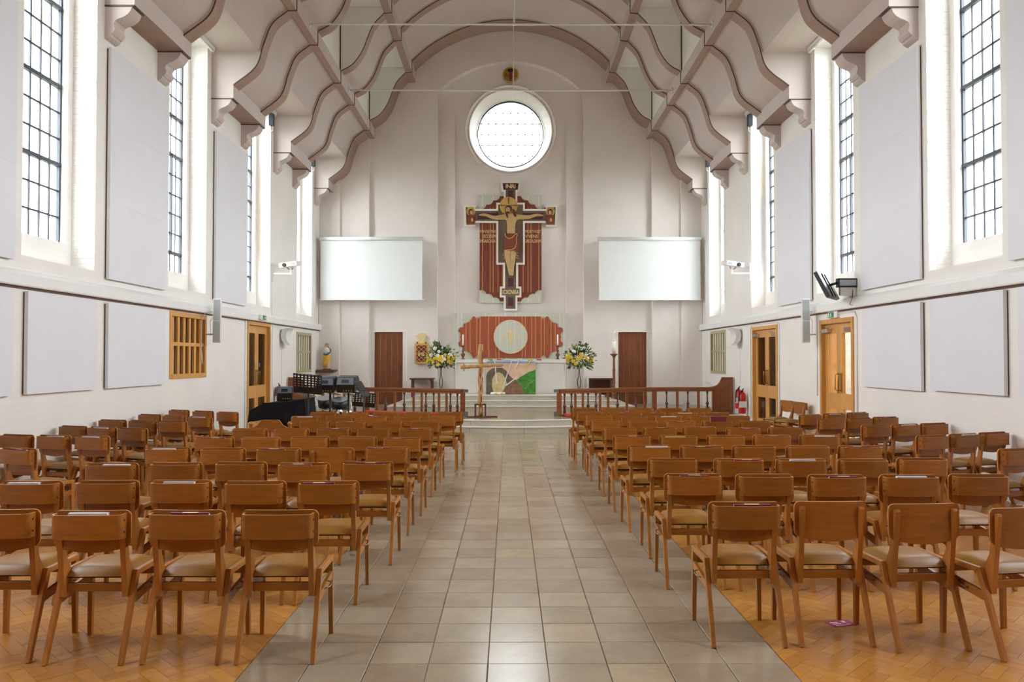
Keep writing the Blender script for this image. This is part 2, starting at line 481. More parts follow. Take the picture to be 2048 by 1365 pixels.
def arc(cx, cz, r, a0, a1, n):
    return [(cx + r * math.cos(R(a0 + (a1 - a0) * i / n)), cz + r * math.sin(R(a0 + (a1 - a0) * i / n))) for i in range(n + 1)]
# ================================================================== STRUCTURE
HW = 5.395            # half width of the nave
YB = -1.5             # rear (west) end, pulled close to cut light from behind
YE = 22.15            # corner plane of the east end
NC = [9.40 + 3.72 * i for i in range(-3, 4)]      # window niche centres
NZ0, NZ1 = 2.69, 7.09
ND = 0.305
GX = 5.80             # glass plane
WZ0, WZ1 = 3.02, 7.04

def grid_faces(mb, mapf, u0, u1, v0, v1, holes, mi=0):
    us = sorted(set([u0, u1] + [h[0] for h in holes] + [h[1] for h in holes]))
    vv = sorted(set([v0, v1] + [h[2] for h in holes] + [h[3] for h in holes]))
    for a, b in zip(us[:-1], us[1:]):
        for c, d in zip(vv[:-1], vv[1:]):
            if a < u0 - 1e-6 or b > u1 + 1e-6 or c < v0 - 1e-6 or d > v1 + 1e-6: continue
            mu, mv = (a + b) / 2, (c + d) / 2
            if any(h[0] < mu < h[1] and h[2] < mv < h[3] for h in holes): continue
            mb.add([mapf(a, c), mapf(b, c), mapf(b, d), mapf(a, d)], [(0, 1, 2, 3)], mi)

def reveal(mb, mapf, h, d, mi=0, sill=True):
    """four side faces of a hole (u0,u1,v0,v1) going d deep; mapf(u,v,depth)"""
    u0, u1, v0, v1 = h
    for (p, q) in (((u0, v0), (u0, v1)), ((u1, v1), (u1, v0)), ((u0, v1), (u1, v1))) + ((((u1, v0), (u0, v0)),) if sill else ()):
        mb.add([mapf(*p, 0), mapf(*q, 0), mapf(*q, d), mapf(*p, d)], [(0, 1, 2, 3)], mi)

side_holes = {
    -1: [(12.44, 13.90, 1.25, 2.29), (19.85, 21.29, 1.21, 2.21), (16.10, 17.64, 0.0, 2.33)],
    1: [(19.76, 21.20, 1.18, 2.26), (15.92, 17.56, 0.0, 2.25), (12.39, 13.72, 0.0, 2.22)],
}
walls = {}
for s in (-1, 1):
    mb = MB()
    niches = [(c - 0.765, c + 0.765, NZ0, NZ1) for c in NC[1:]]
    grid_faces(mb, lambda y, z: (s * HW, y, z), YB, 22.75, 0.0, 7.6, niches + side_holes[s])
    for c, nh in zip(NC[1:], niches):
        reveal(mb, lambda y, z, d: (s * (HW + d), y, z), nh, ND)
        wh = (c - 0.625, c + 0.645, WZ0, WZ1)
        grid_faces(mb, lambda y, z: (s * (HW + ND), y, z), nh[0], nh[1], nh[2], nh[3], [wh])
        reveal(mb, lambda y, z, d: (s * (HW + ND + d), y, z), wh, 0.16)
    for h in side_holes[s]:
        reveal(mb, lambda y, z, d: (s * (HW + d), y, z), h, 0.3, sill=h[2] > 0.1)
    side = 'left' if s < 0 else 'right'
    w = mb.build('wall_' + side, 'brick_side', fix=False)
    tag(w, 'white painted brick nave wall on the %s with tall window niches' % side, 'wall', kind='structure')
    walls[s] = w
    # individually visible painted bricks on the lit jambs facing the camera
    b0 = MB().box(-0.1075, 0.1075, -0.006, 0.004, -0.0325, 0.0325).mesh('brick', 'brick'); bevel_mesh(b0, 0.004, 1)
    b1 = MB().box(-0.05, 0.05, -0.006, 0.004, -0.0325, 0.0325).mesh('brick', 'brick'); bevel_mesh(b1, 0.004, 1)
    for c in (NC[3], NC[4]):
        zz = NZ0 + 0.04; k = 0
        ztop = 6.15 if c == NC[3] else 6.7
        while zz < ztop:
            xs = (0.1125, 0.275) if k % 2 else (0.055, 0.2175)
            for i, x in enumerate(xs):
                me = (b0, b1)[i] if k % 2 else (b1, b0)[i]
                put('brick', me, w, (s * (HW + x + random.uniform(-0.003, 0.003)), c + 0.765 + random.uniform(-0.0015, 0.002), zz))
            zz += 0.0752; k += 1

# ---------------------------------------------------------------- nave windows
pane_me = MB().box(-0.002, 0.002, -0.099, 0.099, -0.163, 0.163).mesh('pane', 'glass')
tint_me = {k: MB().box(-0.002, 0.002, -0.099, 0.099, -0.163, 0.163).mesh('pane', 'glass_' + k) for k in ('amber', 'blue', 'yellow')}
mull_me = MB().box(-0.009, 0.009, -0.012, 0.012, WZ0, WZ1).mesh('mullion', 'steel_bar')
mull_thick = MB().box(-0.022, 0.022, -0.019, 0.019, 3.355, 5.03).mesh('casement_stile', 'steel_bar')
tran_me = MB().box(-0.010, 0.010, -0.625, 0.645, -0.011, 0.011).mesh('transom', 'steel_bar')
tran_thick = MB().box(-0.026, 0.026, -0.625, 0.645, -0.025, 0.025).mesh('transom', 'steel_bar')
sheet_me = MB().box(-0.002, 0.002, -0.61, 0.63, WZ0, WZ1).mesh('glass_sheet', 'glass')
ordinal = ['nearest', 'second', 'third', 'fourth']
n_win = 0
for s in (-1, 1):
    for i, c in enumerate(NC):
        if i == 0: continue
        n_win += 1
        vis = i >= 3
        fr = MB().ring([(c - 0.625, WZ0), (c + 0.645, WZ0), (c + 0.645, WZ1), (c - 0.625, WZ1)],
                       [(c - 0.597, WZ0 + 0.012), (c + 0.617, WZ0 + 0.012), (c + 0.617, WZ1 - 0.03), (c - 0.597, WZ1 - 0.03)], s * GX - 0.02, s * GX + 0.02, 'X')
        o = fr.build('window_%d' % n_win, 'steel_bar')
        lab = ('%s tall steel-framed window from the camera in the %s wall' % (ordinal[i - 3], 'left' if s < 0 else 'right')) if vis else \
              ('tall steel-framed window behind the camera in the %s wall' % ('left' if s < 0 else 'right'))
        tag(o, lab, 'window', 'tall nave windows', 'structure')
        if vis:
            for k in range(1, 6): put('mullion', mull_me, o, (s * GX, c - 0.61 + 0.2067 * k, 0))
            for k in range(1, 12):
                big = k in ((3, 6, 9) if i == 3 else (1, 6, 8))
                put('transom', tran_thick if big else tran_me, o, (s * GX, c, WZ0 + 0.335 * k))
            if i == 4:
                for k in (2, 4): put('casement_stile', mull_thick, o, (s * (GX - 0.012), c - 0.61 + 0.2067 * k, 0))
            for a in range(6):
                for b in range(12):
                    me = pane_me
                    if i == 5:
                        if s < 0 and a in (3, 4) and 2 <= b <= 8: me = tint_me['amber'] if b % 3 else tint_me['yellow']
                        if s > 0 and a in (3, 4): me = tint_me['blue'] if 2 <= b <= 6 else (tint_me['yellow'] if b in (0, 7, 8) else pane_me)
                    put('pane', me, o, (s * GX, c - 0.61 + 0.2067 * (a + 0.5), WZ0 + 0.335 * (b + 0.5)))
        else:
            for k in range(1, 6): put('mullion', mull_me, o, (s * GX, c - 0.61 + 0.2067 * k, 0))
            put('glass_sheet', sheet_me, o, (s * GX, c, 0))
        portal((s * (GX + 0.10), c + 0.01, (WZ0 + WZ1) / 2), (R(90), 0, R(90) if s > 0 else R(-90)), 1.27, 4.02)

# ---------------------------------------------------------------- east wall
mb = MB()
P = lambda Y: (lambda x, z: (x, Y, z))
for s in (-1, 1):
    rng = lambda a, b: (a, b) if s > 0 else (-b, -a)
    grid_faces(mb, P(22.15), *rng(4.82, 5.5), 0, 8.4, [])
    grid_faces(mb, P(22.24), *rng(4.01, 4.82), 0, 9.2, [])
    dh = rng(2.955, 3.985) + (0.25, 2.32)
    grid_faces(mb, P(22.38), *rng(2.085, 4.01), 0, 9.187, [dh])
    reveal(mb, lambda x, z, d: (x, 22.38 + d, z), dh, 0.16)
    for x, y0, y1, zt in ((4.82, 22.15, 22.24, 9), (4.01, 22.24, 22.38, 9.4), (2.085, 22.38, 22.62, 9.187)):
        mb.add([(s * x, y0, 0), (s * x, y1, 0), (s * x, y1, zt), (s * x, y0, zt)], [(0, 1, 2, 3)])
CA, RA = 7.178, 2.892
arch_pts = [(x, CA + math.sqrt(RA * RA - x * x)) for x in [2.085 * math.cos(math.pi * k / 28) for k in range(29)]]
# wall above the arch
top = [(4.01, 9.187), (4.01, 11.6), (-4.01, 11.6), (-4.01, 9.187)]
mb.prism(arch_pts[::-1] + top, 22.38, 22.62)
# arched recess plane pierced by the rose window
RZ = 8.155
angs = sorted(set([math.atan2(z - RZ, x) for x, z in arch_pts] + [math.atan2(-RZ, x) for x in (-2.085, 2.085)] + [2 * math.pi * k / 64 - math.pi for k in range(64)]))
outer, inner = [], []
for a in angs:
    dx, dz = math.cos(a), math.sin(a)
    ts = []
    if abs(dx) > 1e-6: ts.append(2.085 / abs(dx))
    if dz < -1e-6: ts.append(-RZ / dz)
    b = dz * (RZ - CA); c0 = (RZ - CA) ** 2 - RA * RA
    tarc = -b + math.sqrt(b * b - c0)
    if RZ + tarc * dz > 9.187 - 1e-6: ts.append(tarc)
    t = min(ts)
    outer.append((t * dx, RZ + t * dz)); inner.append((1.32 * dx, RZ + 1.32 * dz))
n = len(angs)
mb.add([(x, 22.62, z) for x, z in outer] + [(x, 22.62, z) for x, z in inner], [(i, (i + 1) % n, n + (i + 1) % n, n + i) for i in range(n)])
# moulded rings and the deep splayed reveal of the round window
prof = [(1.33, 22.62), (1.315, 22.575), (1.285, 22.575), (1.26, 22.62), (1.225, 22.655), (1.20, 22.625), (1.18, 22.65), (1.0, 23.06), (0.985, 23.2)]
seg = 72
vs = []; fs = []
for r, y in prof:
    for k in range(seg): vs.append((r * math.cos(2 * math.pi * k / seg), y, RZ + r * math.sin(2 * math.pi * k / seg)))
for i in range(len(prof) - 1):
    for k in range(seg): fs.append((i * seg + k, i * seg + (k + 1) % seg, (i + 1) * seg + (k + 1) % seg, (i + 1) * seg + k))
mb.add(vs, fs, 0, False)
# flat pilaster strips framing the centre bay
for s in (-1, 1):
    xa, xb = sorted((s * 1.60, s * 2.085))
    mb.add([(xa, 22.54, 0), (xb, 22.54, 0), (xb, 22.54, 8.1), (xa, 22.54, 8.1), (xa, 22.62, 0), (xb, 22.62, 0), (xb, 22.62, 8.9), (xa, 22.62, 8.9)],
           [(0, 1, 2, 3), (3, 2, 6, 7), (0, 3, 7, 4), (1, 5, 6, 2)])
wall_e = mb.build('wall_back', 'brick_end', fix=False)
tag(wall_e, 'white painted brick end wall behind the altar with arched recess', 'wall', kind='structure')

# rose window
GYR = 23.09
GR = 0.985
o = MB().ring([(GR * math.cos(2 * math.pi * k / 64), RZ + GR * math.sin(2 * math.pi * k / 64)) for k in range(64)],
              [((GR - 0.032) * math.cos(2 * math.pi * k / 64), RZ + (GR - 0.032) * math.sin(2 * math.pi * k / 64)) for k in range(64)], GYR - 0.03, GYR + 0.03).build('window_13', 'steel_bar')
tag(o, 'round window high above the altar with horizontal bars', 'window', kind='structure')
cuts = [-GR] + [0.318 * k for k in (-2, -1, 0, 1, 2)] + [GR]
for a, b in zip(cuts[:-1], cuts[1:]):
    zs = [a + (b - a) * k / 6 for k in range(7)]
    half = lambda z: math.sqrt(max(0.0, GR * GR - z * z))
    poly = [(half(z), RZ + z) for z in zs] + [(-half(z), RZ + z) for z in reversed(zs)]
    clean = []
    for p in poly:
        if not clean or (abs(p[0] - clean[-1][0]) + abs(p[1] - clean[-1][1])) > 1e-4: clean.append(p)
    MB().prism(clean, GYR - 0.003, GYR + 0.003).build('pane', 'glass_rose', o)
for k in (-2, -1, 0, 1, 2):
    h = math.sqrt(GR * GR - (0.318 * k) ** 2) - 0.02; w = 0.024 if k in (-1, 1) else 0.006
    MB().box(-h, h, GYR - 0.02, GYR - 0.004, RZ + 0.318 * k - w / 2, RZ + 0.318 * k + w / 2).build('glazing_bar', 'steel_bar', o)
    m = MB()
    for j in range(-4, 5):
        x = 0.215 * j
        if abs(x) < h - 0.02: m.box(x - 0.02, x + 0.02, GYR - 0.026, GYR - 0.004, RZ + 0.318 * k - 0.016, RZ + 0.318 * k + 0.016)
    m.build('bar_clips', 'steel_bar', o)
portal((0, 23.25, RZ), (R(90), 0, R(180)), 2.0, 2.0)

# ---------------------------------------------------------------- west wall behind the camera: unseen, dark wood chosen to cut bounce
mb = MB()
grid_faces(mb, P(YB), -5.7, 5.7, 0, 11.6, [])
o = mb.build('wall_rear', 'mahogany', fix=False)
tag(o, 'unseen wall behind the camera, dark wood to cut bounced light', 'wall', kind='structure')

# ---------------------------------------------------------------- vaulted ceiling
S1 = catmull([(-5.0, 6.47), (-4.60, 6.80), (-4.455, 7.22), (-4.305, 7.585), (-4.03, 7.82)], 7)
S2 = catmull([(-3.865, 8.1), (-3.60, 8.26), (-3.39, 8.55), (-3.257, 8.885), (-3.13, 9.17), (-2.90, 9.42)], 6)
RC = 3.77; CZ = 10.90 - RC
ARCH = [(-2.715 + 5.43 * k / 36, CZ + math.sqrt(RC * RC - (-2.715 + 5.43 * k / 36) ** 2)) for k in range(37)]
mir = lambda pts: [(-x, z) for x, z in reversed(pts)]
half = [(-HW - 0.05, 6.24), (-5.0, 6.24), (-5.0, 6.47)] + S1[1:] + [(-3.865, 7.82), (-3.865, 8.1)] + S2[1:] + [(-2.715, 9.44)]
low = half + ARCH + mir(half)
up_half = [(-HW - 0.05, 7.6), (-4.35, 8.1), (-4.0, 8.6), (-4.0, 9.9), (-2.75, 10.2)]
up_arch = [(x * 1.02, z + 0.3) for x, z in ARCH[4:-4]]
up = up_half + up_arch + mir(up_half)
A0 = [10.34 + 3.73 * k for k in range(-3, 4)]        # near faces of first ribs of each pier
STRIP = 1.56                                          # to the near face of the second rib
RW = 0.30
ceil_mb = MB()
def offs(pts, d):
    out = []
    for i, p in enumerate(pts):
        a = pts[max(i - 1, 0)]; b = pts[min(i + 1, len(pts) - 1)]
        tx, tz = b[0] - a[0], b[1] - a[1]; l = math.hypot(tx, tz)
        out.append((p[0] - tz / l * d, p[1] + tx / l * d))
    return out
def sheet(mb, pts, y0, y1, smooth=True):
    n = len(pts)
    mb.add([(x, y0, z) for x, z in pts] + [(x, y1, z) for x, z in pts], [(i, i + 1, n + i + 1, n + i) for i in range(n - 1)], 0, smooth)
S1o = offs(S1, 0.05); S2o = offs(S2, 0.05); AO = offs(ARCH, 0.05)
S1o = S1o + [(-3.95, 8.0)]
S2o = [(-3.90, 8.0)] + S2o + [(-2.85, 9.62)]
AO = [(-2.82, 9.68)] + AO + [(2.82, 9.68)]
S1u = [p for p in S1o if p[1] > 7.09]
coffers = []
y_prev = YB
for a in A0:
    last = a > 21
    e = 22.4 if last else a + STRIP + RW
    for f in (1, -1):
        fl = lambda pts: [(f * x, z) for x, z in pts]
        sheet(ceil_mb, fl(S1o), a, e); sheet(ceil_mb, fl(S2o), a, e)
        # window bay before this pier
        sheet(ceil_mb, fl([(-HW + 0.001, 7.088), (S1u[0][0] + 0.004, 7.088)]), y_prev, a, False)
        sheet(ceil_mb, fl([(S1u[0][0], 7.086)] + S1u), y_prev, a)
        coffer = MB(); sheet(coffer, fl([(-3.905, 8.0), (-3.905, 9.57)]), y_prev, a, False); sheet(coffer, fl([(-3.905, 9.57), (-2.86, 9.57)]), y_prev, a, False)
        coffers.append(coffer)
    y_prev = e
sheet(ceil_mb, AO, YB, 22.4)
ceiling = ceil_mb.build('ceiling', 'vault', fix=False)
tag(ceiling, 'pale mauve vaulted ceiling with ogee coves and barrel crown', 'ceiling', kind='structure')
for cf in coffers: cf.build('upper_coffer', 'coffer_white', ceiling, fix=False)
def rib_mesh(w):
    mb = MB()
    poly = low + [p for p in reversed(up)]
    n = len(poly); b = len(mb.v)
    mb.v += [(x, 0, z) for x, z in poly] + [(x, w, z) for x, z in poly]
    mb.f += [tuple(range(n)), tuple(n + i for i in reversed(range(n)))]; mb.mi += [0, 0]; mb.sm += [False, False]
    for i in range(n):
        j = (i + 1) % n
        if i < len(low) - 1:
            p, q = low[i], low[j]
            vert = abs(p[0] - q[0]) < 1e-4
            mb.f.append((i, n + i, n + j, j)); mb.mi.append(0 if vert else 1); mb.sm.append(False)
    return mb.mesh('arch_rib', 'vault', 'rib_brown')
rib_me = rib_mesh(RW); rib_last = rib_mesh(0.75)
lo2 = offs(low[2:-2], 0.015)
nn = len(lo2)
lm = MB().add([(x, -0.004, z) for x, z in offs(low[2:-2], -0.002)] + [(x, -0.004, z) for x, z in lo2] + [(x, 0.012, z) for x, z in offs(low[2:-2], -0.003)],
              [(i, i + 1, nn + i + 1, nn + i) for i in range(nn - 1)] + [(i + 1, i, 2 * nn + i, 2 * nn + i + 1) for i in range(nn - 1)])
line_me = lm.mesh('edge_line', 'line_brown')
corb = [(0, 0), (0.355, 0), (0.352, -0.03), (0.335, -0.075), (0.30, -0.12), (0.245, -0.155), (0.18, -0.18), (0.135, -0.205), (0.118, -0.24), (0.12, -0.285),
        (0.135, -0.30), (0.128, -0.34), (0.10, -0.375), (0.075, -0.385), (0.07, -0.41), (0.04, -0.435), (0, -0.45)]
def corbel_mesh(f): return MB().prism([(f * (-HW + x), 6.24 + z) for x, z in corb], 0.01, RW - 0.01).mesh('corbel', 'vault')
corbel_me = {1: corbel_mesh(1), -1: corbel_mesh(-1)}
cap_me = {f: MB().prism([(f * (-HW), 6.24), (f * (-5.005), 6.24), (f * (-5.005), 6.222), (f * (-HW), 6.222)], 0, RW).mesh('corbel_cap', 'line_brown') for f in (1, -1)}
sp = [(-3.895, 8.11)] + [(x - 0.012, z + 0.006) for x, z in S2[1:]] + [(-2.912, 9.566), (-3.895, 9.566)]
spand_me = {f: MB().prism([(f * x, z) for x, z in sp], -0.0035, 0.0).mesh('spandrel_panel', 'coffer_white') for f in (1, -1)}
edge_me = {f: MB().box(min(f * -3.897, f * -3.872), max(f * -3.897, f * -3.872), -0.006, 0.0, 8.11, 9.566).mesh('corner_line', 'line_brown') for f in (1, -1)}
for a in A0:
    ys = [a] if a > 21 else [a, a + STRIP]
    for y in ys:
        rb = put('arch_rib', rib_last if a > 21 else rib_me, ceiling, (0, y, 0))
        put('edge_line', line_me, rb)
        for f in (1, -1):
            cb = put('corbel', corbel_me[f], rb, (0, 0, 0))
            put('corbel_cap', cap_me[f], rb, (0, -0.004, -0.003))
            if y == a:
                put('spandrel_panel', spand_me[f], rb); put('corner_line', edge_me[f], rb)
    if a < 21:
        for f in (1, -1):
            x0, x1 = sorted((f * -HW, f * -5.0))
            m = MB().box(x0, x1, a + RW, a + STRIP, 6.245, 6.52)
            m.mi = [1, 0, 0, 0, 0, 0]
            m.build('wall_plate_beam', ('vault', 'rib_brown'), ceiling)
for f in (1, -1):
    for (xa, xb, za, zb) in ((-4.02, -3.875, 7.832, 8.105), (-2.90, -2.725, 9.45, 9.75)):
        x0, x1 = sorted((f * xa, f * xb))
        m = MB().box(x0, x1, YB, 22.4, za, zb); m.mi = [1, 0, 0, 0, 0, 0]
        m.build('purlin', ('vault', 'rib_brown'), ceiling)
# white tie rods with central hangers
for k in range(-3, 3):
    y = 11.27 + 3.73 * k
    rod = MB().tube([(-3.87, y, 7.98), (3.87, y, 7.98)], 0.019, 8).build('tie_rod', 'white_metal', ceiling)
    MB().tube([(0.06, y, 7.98), (0.06, y, 10.95)], 0.012, 6).build('hanger', 'white_metal', rod)
    for f in (-1, 1): MB().box(f * 3.865 - 0.01, f * 3.865 + 0.01, y - 0.05, y + 0.05, 7.92, 8.04).build('rod_plate', 'white_metal', rod)

# ---------------------------------------------------------------- ground outside: unseen, added to cut light coming from below
g = MB().box(-90, 90, -90, 110, -0.9, -0.35).build('ground', 'ground')
tag(g, 'unseen grey green ground outside the church, added to cut light from below', 'ground', kind='structure')
# ---------------------------------------------------------------- floors
TX0, TX1 = -1.3705, 1.3705
TS = 0.3045
FLY = 16.31
fl = MB().box(-5.9, 5.9, YB, 24.0, -0.12, -0.006).build('floor', 'grout')
tag(fl, 'stone tiled centre aisle floor running to the altar steps', 'floor', kind='structure')
tile_me = MB().box(-TS / 2 + 0.002, TS / 2 - 0.002, -TS / 2 + 0.002, TS / 2 - 0.002, -0.02, 0.0).mesh('floor_tile', 'tile')
bevel_mesh(tile_me, 0.0025, 1)
rest = MB(); cnt = 0
y = 4.057 - 4 * TS
rows = []
while y < FLY + 0.6:
    rows.append(y); y += TS
yy0 = 4.057 - 22 * TS
front = [r for r in rows]
for r in front:
    for k in range(9):
        x = TX0 + TS * (k + 0.5)
        if cnt < 300:
            put('floor_tile', tile_me, fl, (x + random.uniform(-.0008, .0008), r + TS / 2, random.uniform(-0.0012, 0.0004))); cnt += 1
        else:
            rest.box(x - TS / 2 + .002, x + TS / 2 - .002, r + .002, r + TS - .002, -0.02, random.uniform(-0.0012, 0.0004))
for j in range(1, 14):
    r = 4.057 - 4 * TS - TS * j
    for k in range(9):
        x = TX0 + TS * (k + 0.5)
        rest.box(x - TS / 2 + .002, x + TS / 2 - .002, r + .002, r + TS - .002, -0.02, 0)
# the cross passage in front of the steps
for side in (-1, 1):
    for j in range(13):
        for r0 in range(9):
            r = rows[-1] - TS * r0 + TS
            x = side * (TX1 + TS * (j + 0.5))
            rest.box(x - TS / 2 + .002, x + TS / 2 - .002, r + .002, r + TS - .002, -0.02, 0)
    for j in range(13):
        for r0 in range(5):
            r = rows[-1] + TS * (r0 + 2)
            x = side * (TX1 + TS * (j + 0.5))
            rest.box(x - TS / 2 + .002, x + TS / 2 - .002, r + .002, r + TS - .002, -0.02, 0)
stuff(rest.build('floor_tiles_far', 'tile', fl, fix=False))
PASS_Y = rows[-1] + TS - 8 * TS     # near edge of the cross passage

def clip(poly, axis, val, keep_less):
    out = []
    for i, p in enumerate(poly):
        q = poly[(i + 1) % len(poly)]
        ip = (p[axis] <= val) == keep_less or abs(p[axis] - val) < 1e-9
        iq = (q[axis] <= val) == keep_less or abs(q[axis] - val) < 1e-9
        if ip: out.append(p)
        if ip != iq:
            t = (val - p[axis]) / (q[axis] - p[axis])
            out.append((p[0] + (q[0] - p[0]) * t, p[1] + (q[1] - p[1]) * t))
    return out
BL, BWd = 0.231, 0.077
for side in (-1, 1):
    base = MB().box(min(side * TX1, side * HW), max(side * TX1, side * HW), YB, PASS_Y, -0.05, -0.004).build('floor', 'block_gap')
    tag(base, 'golden wood block floor under the chairs on the %s of the aisle' % ('left' if side < 0 else 'right'), 'floor', kind='structure')
    blocks = []
    x0, x1 = (TX1, HW) if side > 0 else (-HW, -TX1)
    c45 = math.sqrt(0.5)
    g = 0.0008
    for i in range(-190, 190):
        for j in range(-40, 40):
            # horizontal block anchored on diagonal lattice, vertical companion
            u0 = i + 6 * j; v0 = i
            for (ua, ub, va, vb) in ((u0, u0 + 3, v0, v0 + 1), (u0 + 3, u0 + 4, v0 - 2, v0 + 1)):
                poly = [(ua * BWd + g, va * BWd + g), (ub * BWd - g, va * BWd + g), (ub * BWd - g, vb * BWd - g), (ua * BWd + g, vb * BWd - g)]
                poly = [((p[0] - p[1]) * c45 + side * 3.3, (p[0] + p[1]) * c45 + 7.0) for p in poly]
                cx = sum(p[0] for p in poly) / 4; cy = sum(p[1] for p in poly) / 4
                if not (x0 - .15 < cx < x1 + .15 and YB < cy < PASS_Y + 0.15): continue
                for ax, val, less in ((0, x0, False), (0, x1, True), (1, PASS_Y, True)):
                    if poly: poly = clip(poly, ax, val, less)
                if len(poly) >= 3: blocks.append((cy, cx, poly))
    seen = [b for b in blocks if b[0] > 3.75 and abs(b[1] + 0.045) < 0.66 * b[0]]
    seen.sort(key=lambda b: b[0] * b[0] + b[1] * b[1])
    pick = set(id(b) for b in seen[:300])
    far = MB(); rnds = []
    for b in blocks:
        poly = b[2]
        if id(b) in pick:
            cx = b[1]; cy = b[0]
            MB().prism([(p[0] - cx, p[1] - cy) for p in poly], -0.015, 0.0, 'Z').build('wood_block', 'block', base, (cx, cy, random.uniform(-.0006, .0002)), fix=False)
        else:
            n = len(poly); k = len(far.v)
            far.v += [(p[0], p[1], 0.0) for p in poly]; far.f.append(tuple(range(k, k + n))); far.mi.append(0); far.sm.append(False)
            rnds.append(random.random())
    fo = far.build('wood_blocks_far', 'block', base, fix=False)
    at = fo.data.attributes.new('rnd', 'FLOAT', 'FACE'); at.data.foreach_set('value', rnds)
    stuff(fo)

# ---------------------------------------------------------------- chancel platform and altar steps
def front_curve(y0, k=0.13):
    pts = []
    for i in range(25):
        x = -5.45 + 10.9 * i / 24
        ax = abs(x)
        yy = y0 + k * min(ax, 3.2) ** 2 + (0.12 * (ax - 3.2) if ax > 3.2 else 0)
        pts.append((x, yy))
    return pts
c1 = front_curve(FLY); c2 = front_curve(FLY + 0.36)
plat = MB().prism(c1 + [(5.45, 22.7), (-5.45, 22.7)], 0.0, 0.118, 'Z').build('floor', 'step')
tag(plat, 'pale stone chancel platform with two bowed steps', 'floor', kind='structure')
MB().prism(c2 + [(5.45, 22.7), (-5.45, 22.7)], 0.118, 0.232, 'Z').build('upper_step', 'step', plat)
for cc, z in ((c1, 0.118), (c2, 0.232)):
    lip = [(x, y - 0.02) for x, y in cc]
    MB().prism(lip + [(x, y + 0.12) for x, y in reversed(cc)], z, z + 0.018, 'Z').build('step_nosing', 'nosing', plat)
MB().prism([(x, y + 0.10) for x, y in c2] + [(5.45, 22.7), (-5.45, 22.7)], 0.232, 0.247, 'Z').build('platform_paving', 'tile', plat)
for k, (yy, z0, z1, hx) in enumerate(((19.46, 0.247, 0.362, 3.1), (19.82, 0.362, 0.482, 2.75), (20.18, 0.482, 0.598, 2.4))):
    st = MB().box(-hx, hx, yy, 22.55, z0, z1).build('altar_step', 'step', plat)
    MB().box(-hx - 0.01, hx + 0.01, yy - 0.02, yy + 0.14, z1 - 0.002, z1 + 0.014).build('step_nosing', 'nosing', st)
# joints between the step stones
for x in (-1.9, -0.86, 0.27, 1.35, 2.3):
    yy = FLY + 0.13 * x * x
    MB().box(x - 0.003, x + 0.003, yy - 0.003, yy + 0.02, 0.0, 0.118).build('stone_joint', 'grout', plat)
    MB().box(x - 0.003, x + 0.003, yy + 0.357, yy + 0.38, 0.136, 0.232).build('stone_joint', 'grout', plat)

# white trunking ledges along both side walls
for s in (-1, 1):
    x = s * HW
    prof = [(0, 2.345), (0.075, 2.345), (0.085, 2.36), (0.085, 2.47), (0.05, 2.515), (0, 2.53)]
    o = MB().prism([(x - s * a, z) for a, z in prof], YB, 22.15, 'Y').build('trim_%d' % (1 if s < 0 else 2), 'white_paint')
    tag(o, 'white boxed ledge running along the %s wall under the windows' % ('left' if s < 0 else 'right'), 'trim', kind='structure')
    MB().box(min(x, x - s * 0.03), max(x, x - s * 0.03), YB, 22.15, 2.325, 2.344).build('painted_shadow_strip', 'panel_edge', o)  # dark brown strip painting in the shade line under the ledge
# ================================================================== CHAIRS
def curved_board(w, z0, z1, yf, t, corner=0.0, drop=0.0, n=12):
    """upright board bent in plan: yf(x) is its rear face; rounded upper corners, lower edge may sag"""
    xs = [-w / 2 + w * i / n for i in range(n + 1)]
    vs = []; fs = []
    def top(x):
        e = w / 2 - abs(x)
        return z1 - (corner - math.sqrt(max(0, corner ** 2 - (corner - e) ** 2)) if e < corner else 0)
    def bot(x):
        e = w / 2 - abs(x)
        q = z0 + drop * (2 * x / w) ** 2
        return q + (corner - math.sqrt(max(0, corner ** 2 - (corner - e) ** 2)) if e < corner else 0)
    if corner: xs = sorted(set(xs + [sg * (w / 2 - corner * k) for sg in (-1, 1) for k in (0.02, 0.1, 0.3, 0.6, 1.0)]))
    for x in xs:
        for y in (yf(x), yf(x) + t):
            vs += [(x, y, bot(x)), (x, y, top(x))]
    m = len(xs)
    for i in range(m - 1):
        a, b = 4 * i, 4 * i + 4
        fs += [(a, b, b + 1, a + 1), (a + 2, a + 3, b + 3, b + 2), (a + 1, b + 1, b + 3, a + 3), (a, a + 2, b + 2, b)]
    fs += [(0, 1, 3, 2), (4 * m - 4, 4 * m - 2, 4 * m - 1, 4 * m - 3)]
    mi = [0 if k < 4 * (m - 1) and k % 4 < 2 else 1 for k in range(len(fs))]
    return vs, fs, mi

def fixn(me):
    bm = bmesh.new(); bm.from_mesh(me); bmesh.ops.recalc_face_normals(bm, faces=bm.faces); bm.to_mesh(me); bm.free(); return me

